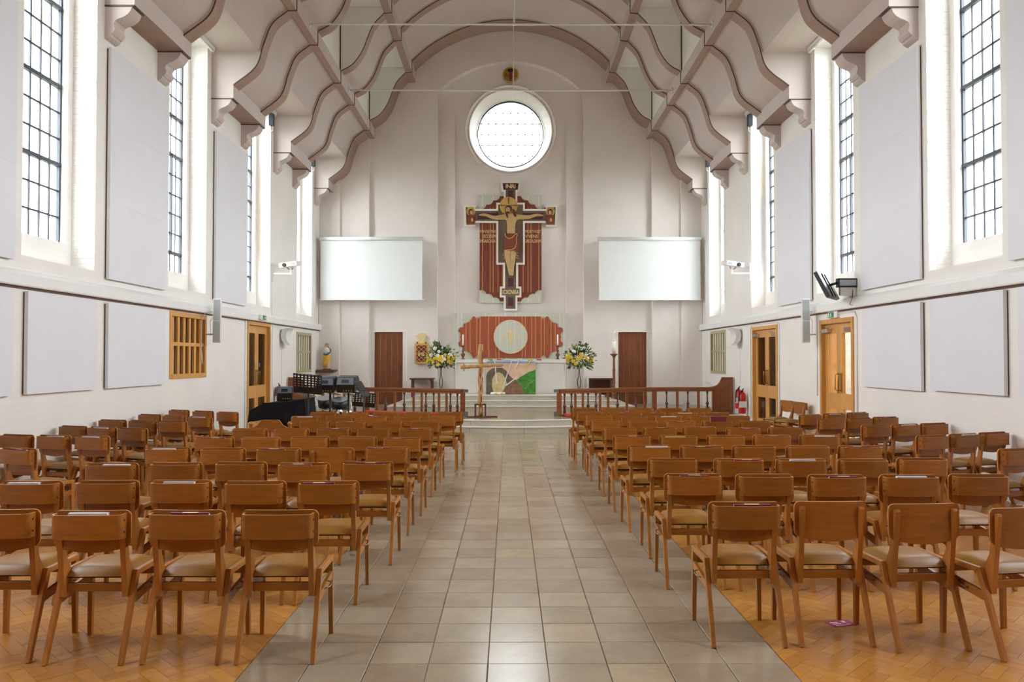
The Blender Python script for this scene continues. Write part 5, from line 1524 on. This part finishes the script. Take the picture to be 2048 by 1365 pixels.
for q in (-1, 1): fc.ball((X(-24) + q * 0.024, -0.143, Z(362)), 0.011, 0.005, 0.006, 8, 5)
fc.ball((X(-24), -0.136, Z(390)), 0.034, 0.018, 0.03, 8, 5)
fc.build('eyes_and_beard', 'hair', cr)
MB().prism([(X(-24) - 0.008, Z(378)), (X(-24) + 0.010, Z(378)), (X(-24) + 0.002, Z(360))], -0.155, -0.14).build('nose', 'flesh', cr)
MB().prism([(X(a), Z(b)) for a, b in ((20, 350), (40, 370), (52, 410), (50, 432), (30, 420), (18, 390))], -0.10, -0.07).build('hair_lock', 'hair', cr)
MB().prism([(X(a), Z(b)) for a, b in ((-50, 365), (-42, 420), (-25, 445), (-22, 420), (-34, 390))], -0.10, -0.07).build('hair_lock', 'hair', cr)
cloth = [(-50, 580), (60, 580), (68, 600), (72, 660), (76, 740), (60, 752), (30, 735), (-40, 732), (-64, 735), (-58, 660)]
lc = MB().prism([(X(a), Z(b)) for a, b in cloth], -0.105, -0.02).build('loincloth', 'robe_brown', cr)
MB().tube([(X(a), -0.108, Z(b)) for a, b in ((-50, 582), (-46, 610), (-20, 628), (15, 618), (40, 590), (60, 582))], 0.012, 6).build('gold_fold', 'gold_paint', lc)
MB().tube([(X(a), -0.108, Z(b)) for a, b in ((62, 590), (54, 620), (56, 670), (40, 712), (10, 728), (-62, 735))], 0.010, 6).build('gold_fold', 'gold_paint', lc)
MB().tube([(X(a), -0.06, Z(b)) for a, b in ((40, 735), (70, 755), (40, 770), (74, 785), (45, 800), (74, 808))], 0.011, 6).build('gold_fold', 'gold_paint', lc)
MB().tube([(X(a), -0.06, Z(b)) for a, b in ((-55, 740), (-68, 775), (-50, 790), (-62, 810))], 0.010, 6).build('gold_fold', 'gold_paint', lc)
for s, cxx in ((-1, -362), (1, 362)):
    t_ = MB().prism([(X(cxx - 52 * 1), Z(338)), (X(cxx + 46), Z(338)), (X(cxx + 44), Z(496)), (X(cxx - 46), Z(496))], -0.008, 0.0).build('terminal_panel', 'cross_brown', cr)
    MB().prism(circ(0.135, Z(372), 28, X(cxx)), -0.014, -0.008).build('small_halo', 'gold', t_)
    MB().prism([(X(cxx + a), Z(b)) for a, b in ((-38, 496), (-40, 450), (-28, 420), (-14, 405), (14, 405), (28, 420), (40, 450), (36, 496))], -0.05, -0.008).build('robe', 'robe_brown', t_)
    MB().ball((X(cxx), -0.035, Z(382)), 0.07, 0.03, 0.10, 12, 7).build('hood', 'hair', t_)
    MB().ball((X(cxx + (6 if s < 0 else -2)), -0.055, Z(386)), 0.045, 0.025, 0.065, 10, 7).build('face', 'flesh', t_)
    MB().ball((X(cxx + (12 if s < 0 else 4)), -0.055, Z(455)), 0.034, 0.015, 0.055, 10, 6).build('praying_hands', 'flesh', t_)

# gilt alpha-omega roundel
t = thing('roundel', 'gilt alpha and omega roundel above the round window', 'roundel', (0, 22.58, 9.76))
MB().prism(circ(0.23, 0, 32), 0.0, 0.03).build('disc', 'brass', t)
MB().ring(circ(0.23, 0, 32), circ(0.205, 0, 32), -0.01, 0.0).build('rim', 'gold', t)
MB().prism([(-0.10, 0.12), (-0.05, 0.17), (0.05, 0.17), (0.10, 0.12), (0.06, 0.08), (-0.06, 0.08)], -0.012, 0.0).build('dark_crest', 'black', t)
MB().prism([(-0.04, 0.08), (0.04, 0.08), (0.05, -0.10), (0.02, -0.19), (-0.02, -0.19), (-0.05, -0.10)], -0.012, 0.0).build('emblem', 'robe_brown', t)
text('letters', 'A', 0.16, 'robe_brown', t, (-0.125, -0.004, -0.02)); text('letters', '\u03a9', 0.16, 'robe_brown', t, (0.125, -0.004, -0.02))

# aumbry with gilt lattice door
t = thing('aumbry', 'gilt wall safe with red lattice door and small white crest', 'aumbry', (-2.52, 22.38, 1.41))
MB().box(-0.19, 0.19, -0.12, 0.0, 0, 0.565).build('case', 'gold', t)
MB().box(-0.14, 0.14, -0.128, -0.12, 0.05, 0.515).build('red_panel', 'maroon', t)
m = MB()
for k in range(-2, 5):
    for sg in (-1, 1):
        a = Vector((-0.14, 0, 0.05 + 0.1175 * k)) if sg > 0 else Vector((0.14, 0, 0.05 + 0.1175 * k))
        b = a + Vector((sg * 0.28, 0, 0.235))
        za, zb2 = max(a.z, 0.05), min(b.z, 0.515)
        if zb2 - za < 0.02: continue
        pa = a + (b - a) * ((za - a.z) / (b.z - a.z)); pb = a + (b - a) * ((zb2 - a.z) / (b.z - a.z))
        m.bar((pa.x, -0.134, pa.z), (pb.x, -0.134, pb.z), 0.012, 0.016, (0, 1, 0))
m.build('lattice', 'gold', t)
text('letters', 'IHS', 0.13, 'cream_letter', t, (0, -0.142, 0.26), ext=0.004, bold=0.003)
MB().prism([(-0.15, 0.57), (0.15, 0.57), (0.14, 0.62), (0.07, 0.64), (0.10, 0.72), (0.14, 0.78), (0.10, 0.84), (0.0, 0.87), (-0.10, 0.84), (-0.14, 0.78), (-0.10, 0.72), (-0.07, 0.64), (-0.14, 0.62)], -0.06, 0.0).build('crest', 'wax_band', t)
for q in (-1, 1): MB().lathe([(0.0, 0), (0.025, 0.0), (0.018, 0.03), (0.003, 0.06)], (q * 0.12, -0.09, 0.565), 8).build('finial', 'robe_brown', t)

# credence tables
for s, x in ((-1, -2.47), (1, 2.52)):
    t = thing('side_table', 'small dark wooden side table against the wall %s of the altar' % side_of[s], 'table', (x, 22.1, PZ), 0, 'side tables')
    bevel(MB().box(-0.34, 0.34, -0.22, 0.22, 0.72, 0.76).build('table_top', 'dark_wood', t), 0.008)
    for a in (-1, 1):
        for b in (-1, 1): MB().bar((a * 0.27, b * 0.17, 0), (a * 0.27, b * 0.17, 0.73), 0.045, 0.045, (0, 1, 0)).build('leg', 'dark_wood', t)
        MB().prism([(a * 0.25, 0.72), (a * 0.25, 0.60), (a * 0.24, 0.68), (a * 0.20, 0.72)], -0.19, -0.16).build('corner_brace', 'dark_wood', t)
    MB().box(-0.27, 0.27, -0.18, -0.16, 0.08, 0.14).build('low_stretcher', 'dark_wood', t)
    MB().box(-0.26, 0.26, 0.15, 0.17, 0.30, 0.72).build('back_panel', 'dark_wood' if s > 0 else 'vault', t)  # left sheet's pinkish grey paints in the shade behind the table
    if s > 0: MB().box(-0.36, 0.36, -0.235, 0.235, 0.76, 0.775).box(-0.365, -0.35, -0.235, 0.235, 0.05, 0.775).box(0.35, 0.365, -0.235, 0.235, 0.05, 0.775).build('white_cloth', 'linen', t)

# pedestal flower arrangements
def flowers(x, y, seed, label):
    rr = random.Random(seed)
    t = thing('flower_stand', label, 'flower arrangement', (x, y, PZ), 0, 'pedestal flower arrangements')
    m = MB()
    for k in range(4):
        a = R(45 + 90 * k); ca, sa = math.cos(a), math.sin(a)
        m.tube(catmull([(0.10 * ca, 0.10 * sa, 0.05), (0.05 * ca, 0.05 * sa, 0.12), (0.08 * ca, 0.08 * sa, 0.30), (0.012 * ca, 0.012 * sa, 0.44), (0.06 * ca, 0.06 * sa, 0.66), (0.012 * ca, 0.012 * sa, 0.90), (0.01 * ca, 0.01 * sa, 1.05)], 5), 0.007, 5)
        m.tube([((0.07 + 0.05 * math.cos(q)) * ca, (0.07 + 0.05 * math.cos(q)) * sa, 0.055 + 0.05 * math.sin(q)) for q in [R(30 * j - 60) for j in range(12)]], 0.007, 5)
    m.build('iron_stand', 'iron', t)
    MB().lathe([(0.015, 1.04), (0.05, 1.06), (0.07, 1.10), (0.06, 1.12)], seg=14).build('bowl', 'iron', t)
    def leafset(n, mat, nm, lo, hi):
        m = MB()
        for k in range(n):
            a = rr.uniform(0, 2 * math.pi); el = rr.uniform(R(-48), R(75)); rad = rr.uniform(lo, hi)
            c = Vector((0.40 * rad * math.cos(el) * math.cos(a), 0.30 * rad * math.cos(el) * math.sin(a), 1.30 + 0.32 * rad * math.sin(el)))
            d = Vector((math.cos(el) * math.cos(a), math.cos(el) * math.sin(a), math.sin(el) + rr.uniform(-0.4, 0.3))).normalized()
            sd_ = d.cross(Vector((rr.uniform(-1, 1), rr.uniform(-1, 1), 1))).normalized()
            L = rr.uniform(0.07, 0.13); w = L * 0.22; nrm_ = d.cross(sd_) * 0.012
            m.add([c, c + d * L * 0.45 + sd_ * w + nrm_, c + d * L, c + d * L * 0.45 - sd_ * w + nrm_, c + d * L * 0.5 - nrm_], [(0, 1, 4), (1, 2, 4), (2, 3, 4), (3, 0, 4)])
        return stuff(m.build(nm, mat, t, fix=False))
    leafset(300, 'leaf', 'foliage', 0.3, 1.0); leafset(170, 'leaf_pale', 'pale_foliage', 0.6, 1.08)
    m = MB()
    tip = Vector((-0.18 if x < 0 else 0.10, 0, 1.70))
    for b in range(5):
        base = Vector((0, 0, 1.4)); end = tip + Vector((rr.uniform(-0.12, 0.16), rr.uniform(-0.08, 0.08), rr.uniform(-0.12, 0.06)))
        m.tube([base, (base + end) / 2 + Vector((0.02, 0, 0.03)), end], 0.004, 4)
        for k in range(13):
            p = base + (end - base) * rr.uniform(0.45, 1.02)
            d = Vector((rr.uniform(-1, 1), rr.uniform(-1, 1), rr.uniform(-0.1, 1))).normalized(); sd_ = d.cross(Vector((0.3, 1, 0.2))).normalized()
            L = 0.095; w = 0.022
            m.add([p, p + d * L * 0.5 + sd_ * w, p + d * L, p + d * L * 0.5 - sd_ * w], [(0, 1, 2, 3)])
    stuff(m.build('tall_sprigs', 'leaf', t, fix=False))
    for k in range(46):
        a = rr.uniform(R(180), R(360)) if k % 4 else rr.uniform(0, R(180))
        yellow = k % 5 < 3
        el = rr.uniform(R(-25), R(20)) if yellow else rr.uniform(R(10), R(65))
        if k % 7 == 3: el = rr.uniform(R(-30), R(10))
        c = Vector((0.36 * math.cos(el) * math.cos(a), 0.32 * math.cos(el) * math.sin(a), 1.31 + 0.32 * math.sin(el)))
        r_ = rr.uniform(0.034, 0.05)
        m = MB()
        m.ball(c, r_ * 0.55, r_ * 0.55, r_ * 0.55, 6, 4)
        for j in range(6):
            q = 2 * math.pi * j / 6
            m.ball((c.x + r_ * 0.7 * math.cos(q), c.y - r_ * 0.2, c.z + r_ * 0.7 * math.sin(q)), r_ * 0.5, r_ * 0.3, r_ * 0.5, 6, 4)
        m.build('yellow_flower' if yellow else 'white_flower', 'yellow_petal' if yellow else 'white_petal', t)
flowers(-1.88, 21.27, 5, 'yellow and white flowers on an iron stand left of the altar')
flowers(1.85, 21.27, 9, 'yellow and white flowers on an iron stand right of the altar')

# paschal candle
t = thing('paschal_candle_stand', 'tall turned wooden stand with thick candle beside the right end door', 'candle stand', (2.78, 21.2, PZ))
MB().lathe([(0.035, 0.12), (0.05, 0.2), (0.035, 0.3), (0.045, 0.34), (0.03, 0.38), (0.03, 0.62), (0.042, 0.66), (0.036, 0.70), (0.036, 0.98), (0.046, 1.0), (0.034, 1.03), (0.026, 1.30), (0.05, 1.37), (0.10, 1.41), (0.105, 1.43), (0.03, 1.432)], seg=14).build('turned_column', 'rail_wood', t)
for k in range(3):
    a = R(90 + 120 * k + 30)
    pts = catmull([(0.03, 0.42), (0.05, 0.36), (0.075, 0.34), (0.06, 0.30), (0.10, 0.16), (0.17, 0.06), (0.22, 0.02)], 4)
    MB().tube([(p[0] * math.cos(a), p[0] * math.sin(a), p[1]) for p in pts], 0.026, 6).build('scroll_leg', 'rail_wood', t)
MB().lathe([(0.055, 1.432), (0.055, 1.79), (0.02, 1.80), (0.006, 1.805)], seg=16).build('candle', 'candle', t)
MB().lathe([(0.0565, 1.77), (0.0565, 1.79)], seg=16).build('gold_band', 'wax_band', t)

# rough log cross
t = thing('log_cross', 'rough wooden log cross standing in front of the altar steps', 'cross', (-0.68, 17.52, PZ))
rr = random.Random(2)
pts = [(0.012 * math.sin(k * 1.3), 0.008 * math.cos(k * 2.1), 0.04 + 1.58 * k / 16) for k in range(17)]
rad = [0.052 + 0.006 * math.sin(k * 2.7) for k in range(17)]
MB().tube(pts, rad, 10).build('upright_log', 'log', t)
pts = [(-0.44 + 0.95 * k / 12, -0.075 + 0.006 * math.sin(k), 1.115 + 0.055 * k / 12 + 0.006 * math.sin(k * 2.2)) for k in range(13)]
rad = [0.043 - 0.009 * k / 12 + 0.004 * math.sin(k * 1.9) for k in range(13)]
cb = MB().tube(pts, rad, 10).build('cross_log', 'log', t)
for a, b in (((-0.34, -0.09, 1.12), (-0.37, -0.11, 1.03)), ((-0.34, -0.09, 1.13), (-0.38, -0.11, 1.20)), ((0.0, -0.1, 1.14), (0.04, -0.13, 1.09))):
    MB().tube([a, b], 0.02, 7, r2=0.012).build('branch_stub', 'log', cb)
m = MB()
for k in range(16):
    z = 0.12 + 1.42 * k / 16 + rr.uniform(-0.05, 0.05); a_ = rr.uniform(R(250), R(350))
    h_ = rr.uniform(0.06, 0.13)
    m.tube([(0.048 * math.cos(a_ + 0.1 * q) , 0.048 * math.sin(a_ + 0.1 * q), z + h_ * q) for q in (-1, -0.5, 0, 0.5, 1)], [0.004, 0.011, 0.014, 0.010, 0.003], 6)
stuff(m.build('bark_strips', 'bark', t))
m = MB()
for a, b in ((-1, -1), (1, -1), (1, 1), (-1, 1)): m.box(a * 0.11 - 0.014, a * 0.11 + 0.014, b * 0.09 - 0.014, b * 0.09 + 0.014, 0.03, 0.30)
for b in (-1, 1): m.box(-0.125, 0.125, b * 0.09 - 0.014, b * 0.09 + 0.014, 0.275, 0.30)
for a in (-1, 1): m.box(a * 0.11 - 0.012, a * 0.11 + 0.012, -0.09, 0.09, 0.275, 0.30)
m.build('support_frame', 'dark_wood', t)
MB().bar((-0.30, -0.08, 0.015), (0.37, 0.02, 0.015), 0.10, 0.03).build('base_plank', 'dark_wood', t)
MB().bar((-0.10, 0.22, 0.017), (0.10, -0.26, 0.017), 0.10, 0.034).build('base_plank', 'dark_wood', t)

# statue and its shelf
o = MB().prism([(-5.36, 1.24), (-4.84, 1.24), (-4.88, 1.19), (-4.93, 1.155), (-5.36, 1.155)], 21.75, 22.14).build('wall_shelf', 'dark_wood'); tag(o, 'dark wooden shelf in the far left corner under a statue', 'shelf')
t = thing('statue', 'painted statue of a robed woman in gold and blue on the corner shelf', 'statue', (-5.12, 21.95, 1.24), R(20))
MB().box(-0.11, 0.11, -0.08, 0.08, 0, 0.028).build('plinth', 'dark_wood', t)
def loft(rows_, mat, nm, seg=16, fold=0.0):
    m = MB(); vs = []; fs = []
    for j, (cx, cy, z, rx, ry) in enumerate(rows_):
        for k in range(seg):
            a = 2 * math.pi * k / seg; q = 1 + fold * math.sin(5 * a + j)
            vs.append((cx + rx * q * math.cos(a), cy + ry * q * math.sin(a), z))
    for j in range(len(rows_) - 1):
        for k in range(seg): fs.append((j * seg + k, j * seg + (k + 1) % seg, (j + 1) * seg + (k + 1) % seg, (j + 1) * seg + k))
    fs.append(tuple(range(seg))); fs.append(tuple((len(rows_) - 1) * seg + k for k in range(seg)))
    return m.add(vs, fs, 0, True).build(nm, mat, t)
loft([(0, 0, 0.028, 0.085, 0.07), (0, 0, 0.20, 0.08, 0.065), (0, 0, 0.40, 0.085, 0.065), (0, 0, 0.50, 0.095, 0.07), (0, 0, 0.575, 0.085, 0.06), (0, 0, 0.61, 0.04, 0.04), (0, 0, 0.63, 0.025, 0.025)], 'plaster', 'tunic', 16, 0.05)
loft([(-0.035, -0.01, 0.07, 0.07, 0.075), (-0.02, -0.01, 0.18, 0.095, 0.085), (0.0, -0.01, 0.32, 0.105, 0.085), (0.0, -0.005, 0.41, 0.10, 0.08), (0.0, 0, 0.43, 0.08, 0.06)], 'robe_gold', 'gold_mantle', 18, 0.06)
MB().tube(catmull([(-0.09, -0.06, 0.44), (-0.03, -0.10, 0.42), (0.05, -0.095, 0.46), (0.10, -0.04, 0.53), (0.07, 0.02, 0.60)], 5), [0.024] * 20 + [0.018], 8).build('blue_sash', 'blue_paint', t)
MB().ball((0, -0.005, 0.672), 0.042, 0.044, 0.054, 12, 8).build('head', 'flesh', t)
MB().ball((0.004, 0.018, 0.685), 0.052, 0.045, 0.056, 12, 8).tube([(0.02, 0.03, 0.68), (0.045, 0.03, 0.60), (0.07, 0.02, 0.54)], 0.03, 8, r2=0.014).build('hair', 'hair', t)
MB().tube([(-0.085, -0.01, 0.56), (-0.10, -0.07, 0.50), (-0.03, -0.11, 0.50)], 0.024, 8, r2=0.014).tube([(0.085, -0.01, 0.56), (0.10, -0.06, 0.50), (0.02, -0.11, 0.49)], 0.024, 8, r2=0.014).build('arms', 'plaster', t)
MB().ball((-0.035, -0.10, 0.555), 0.032, 0.03, 0.045, 10, 6).build('swaddled_bundle', 'plaster', t)

# ================================================================== MUSIC CORNER
# covered keyboard
t = thing('covered_piano', 'piano draped in black cloth in front of the left door', 'piano', (-4.06, 13.9, 0), R(0))
MB().box(-0.22, 0.50, -0.25, 0.30, 0.0, 0.62).build('case', 'black', t)
m = MB()
top_ = [(-0.44, -0.36, 0.66), (-0.20, -0.40, 0.78), (0.10, -0.40, 0.79), (0.50, -0.36, 0.86), (0.50, 0.36, 0.86), (-0.15, 0.36, 0.79), (-0.44, 0.30, 0.66)]
bot_ = [(-0.46, -0.38, 0.46), (-0.22, -0.43, 0.50), (0.10, -0.43, 0.52), (0.53, -0.38, 0.58), (0.53, 0.38, 0.58), (-0.15, 0.38, 0.52), (-0.46, 0.32, 0.46)]
n = 7
m.add(top_ + bot_, [tuple(range(n))] + [(i, n + i, n + (i + 1) % n, (i + 1) % n) for i in range(n)])
o = m.build('drape', 'black_fabric', t)
v, f = drape(-0.20, 0.52, -0.405, 0.46, 0.80, 0.05, 26, 40, 8)
MB().add(v, f, 0, True).build('drape_folds', 'black_fabric', t)
# amplifier on the piano
def stage_speaker(name, label, loc, rz, w, d, h, tiltx=0, group=None):
    t = thing(name, label, 'speaker', loc, rz, group)
    pl = [(-d / 2, 0), (d / 2, 0.04), (d / 2, h * 0.75), (d * 0.3, h), (-d * 0.3, h), (-d / 2, h * 0.55)]
    b = bevel(MB().prism(pl, -w / 2, w / 2, 'X').build('cabinet', 'black', t, None, (R(tiltx), 0, 0)), 0.02, 2)
    hp = [(-w * 0.40, h * 0.58), (w * 0.40, h * 0.58), (w * 0.44, h * 0.98), (-w * 0.44, h * 0.98)]
    fr_ = MB().ring([(-w * 0.46, 0), (w * 0.46, 0), (w * 0.42, h * 0.46), (-w * 0.42, h * 0.46)], [(-w * 0.22, h * 0.10), (w * 0.20, h * 0.10), (w * 0.18, h * 0.32), (-w * 0.20, h * 0.32)], -0.012, 0.0)
    ang = math.atan2(d * 0.2, h * 0.45)
    fr_.build('rear_moulding', 'grey_blue', b, (0, -d / 2, h * 0.54), (-ang, 0, 0))
    MB().box(-w * 0.22, w * 0.20, -0.004, 0.004, h * 0.10, h * 0.32).build('handle_recess', 'black', b, (0, -d / 2 + 0.01, h * 0.54), (-ang, 0, 0))
    m = MB()
    for k in range(4): m.ball((-w * 0.1 + k * w * 0.14, -d / 2 - 0.004, h * 0.16), 0.012, 0.008, 0.012, 8, 5)
    m.build('sockets', 'brass', b)
    return t
stage_speaker('stage_speaker', 'black stage loudspeaker resting on the draped piano', (-3.97, 13.82, 0.815), R(14), 0.27, 0.26, 0.25, 0, 'stage loudspeakers')
def pole_stand(name, label, loc, h, spread=0.155):
    t = thing(name, label, 'speaker stand', loc, 0, 'speaker stands')
    MB().tube([(0, 0, 0.15), (0, 0, h)], 0.018, 8).build('pole', 'black', t)
    for k in range(3):
        a = R(30 + 120 * k)
        MB().tube([(0, 0, 0.55), (spread * math.cos(a), spread * math.sin(a), 0.012)], 0.012, 6).build('leg', 'black', t)
        MB().tube([(0, 0, 0.22), (spread * 0.6 * math.cos(a), spread * 0.6 * math.sin(a), 0.23)], 0.008, 6).build('brace', 'black', t)
    return t
pole_stand('speaker_stand', 'black tripod stand under the left stage loudspeaker', (-3.16, 13.75, 0), 1.0)
pole_stand('speaker_stand', 'black tripod stand under the right stage loudspeaker', (-2.84, 13.75, 0), 1.0)
stage_speaker('stage_speaker', 'left one of two black loudspeakers on stands by the music stand', (-3.20, 13.72, 0.985), R(-4), 0.32, 0.30, 0.26, 10, 'stage loudspeakers')
stage_speaker('stage_speaker', 'right one of two black loudspeakers on stands by the music stand', (-2.84, 13.72, 0.985), R(-6), 0.33, 0.30, 0.27, 10, 'stage loudspeakers')

def music_stand(label, loc, rz, tilt, w=0.48, h=0.33, zt=1.02, roll=0):
    t = thing('music_stand', label, 'music stand', loc, rz, 'music stands')
    MB().tube([(0, 0.04, 0.05), (0, 0.04, zt)], 0.013, 8).build('pole', 'black', t)
    for k in range(3):
        a = R(90 + 120 * k); MB().tube([(0, 0.04, 0.22), (0.24 * math.cos(a), 0.04 + 0.24 * math.sin(a), 0.012)], 0.009, 6).build('leg', 'black', t)
    # desk: a plate really pierced by round-ish holes (grid of bars)
    nx, nz = 8, 5
    m = MB(); cw = w / nx; ch_ = h * 0.62 / nz; z0 = h * 0.30
    m.box(-w / 2, w / 2, -0.004, 0.004, 0, z0)
    for i in range(nx + 1):
        x = -w / 2 + cw * i; m.box(max(-w / 2, x - cw * 0.22), min(w / 2, x + cw * 0.22), -0.004, 0.004, z0, h)
    for j in range(nz + 1):
        z = z0 + ch_ * j; m.box(-w / 2, w / 2, -0.0038, 0.0038, z - ch_ * 0.22, z + ch_ * 0.22)
    m.box(-w / 2, w / 2, -0.0038, 0.0038, h - 0.012, h)
    d = m.build('desk', 'black', t, (0, 0, zt - 0.08), (R(tilt), R(roll), 0))
    MB().box(-w / 2, w / 2, 0.0, 0.06, 0.0, 0.006).build('lip', 'black', d)
    return t
music_stand('black perforated music stand left of the two stage loudspeakers', (-3.47, 13.42, 0), R(-6), 14, 0.50, 0.34, 1.04, 5)
music_stand('low black perforated music stand in front of the left rail', (-2.62, 13.95, 0), R(6), 12, 0.40, 0.26, 0.78, 5)
music_stand('black music stand seen edge-on right of the stage loudspeakers', (-2.47, 13.40, 0), R(78), -34, 0.34, 0.30, 1.0, 0)

# drum kit behind the loudspeakers
t = thing('drum_kit', 'drum kit with cymbal half hidden behind the stage loudspeakers', 'drum kit', (-3.42, 15.1, 0))
MB().lathe([(0.20, 0), (0.20, 0.36), (0.19, 0.365)], seg=20).build('bass_drum', 'black', t, (0.0, 0.05, 0.26), (R(90), 0, 0))
MB().lathe([(0.185, 0), (0.185, 0.006)], seg=20).build('bass_head', 'drum_shell', t, (0.0, -0.31, 0.26), (R(90), 0, 0))
for x, z, r_ in ((-0.14, 0.62, 0.13), (0.15, 0.60, 0.15)):
    d = MB().lathe([(r_, 0), (r_, 0.18)], seg=18).build('tom_drum', 'black', t, (x, 0, z), (R(18), 0, 0))
    MB().lathe([(r_ * 1.02, 0.175), (r_ * 1.02, 0.19), (r_ * 0.9, 0.192)], seg=18).build('drum_head', 'drum_shell', d)
    MB().lathe([(r_ * 1.04, 0.0), (r_ * 1.04, 0.02)], seg=18).build('hoop', 'chrome', d)
for x, y, z, r_, tx in ((-0.48, -0.1, 0.86, 0.19, -16), (0.02, 0.0, 0.88, 0.14, -14), (0.34, 0.1, 0.90, 0.16, 20)):
    c = MB().lathe([(r_, 0.0), (r_ * 0.3, 0.018), (r_ * 0.22, 0.035), (0.005, 0.045)], seg=24).build('cymbal', 'cymbal', t, (x, y, z), (R(tx), R(8), 0))
    MB().tube([(x, y, z), (x, y, 0.25), (x, y, 0.02)], 0.009, 6).build('cymbal_stand', 'chrome', t)
    for k in range(3):
        a = R(120 * k + 20); MB().tube([(x, y, 0.28), (x + 0.2 * math.cos(a), y + 0.2 * math.sin(a), 0.01)], 0.008, 6).build('stand_leg', 'chrome', t)
MB().lathe([(0.15, 0), (0.15, 0.12)], seg=18).build('snare_drum', 'chrome', t, (0.28, -0.25, 0.48))
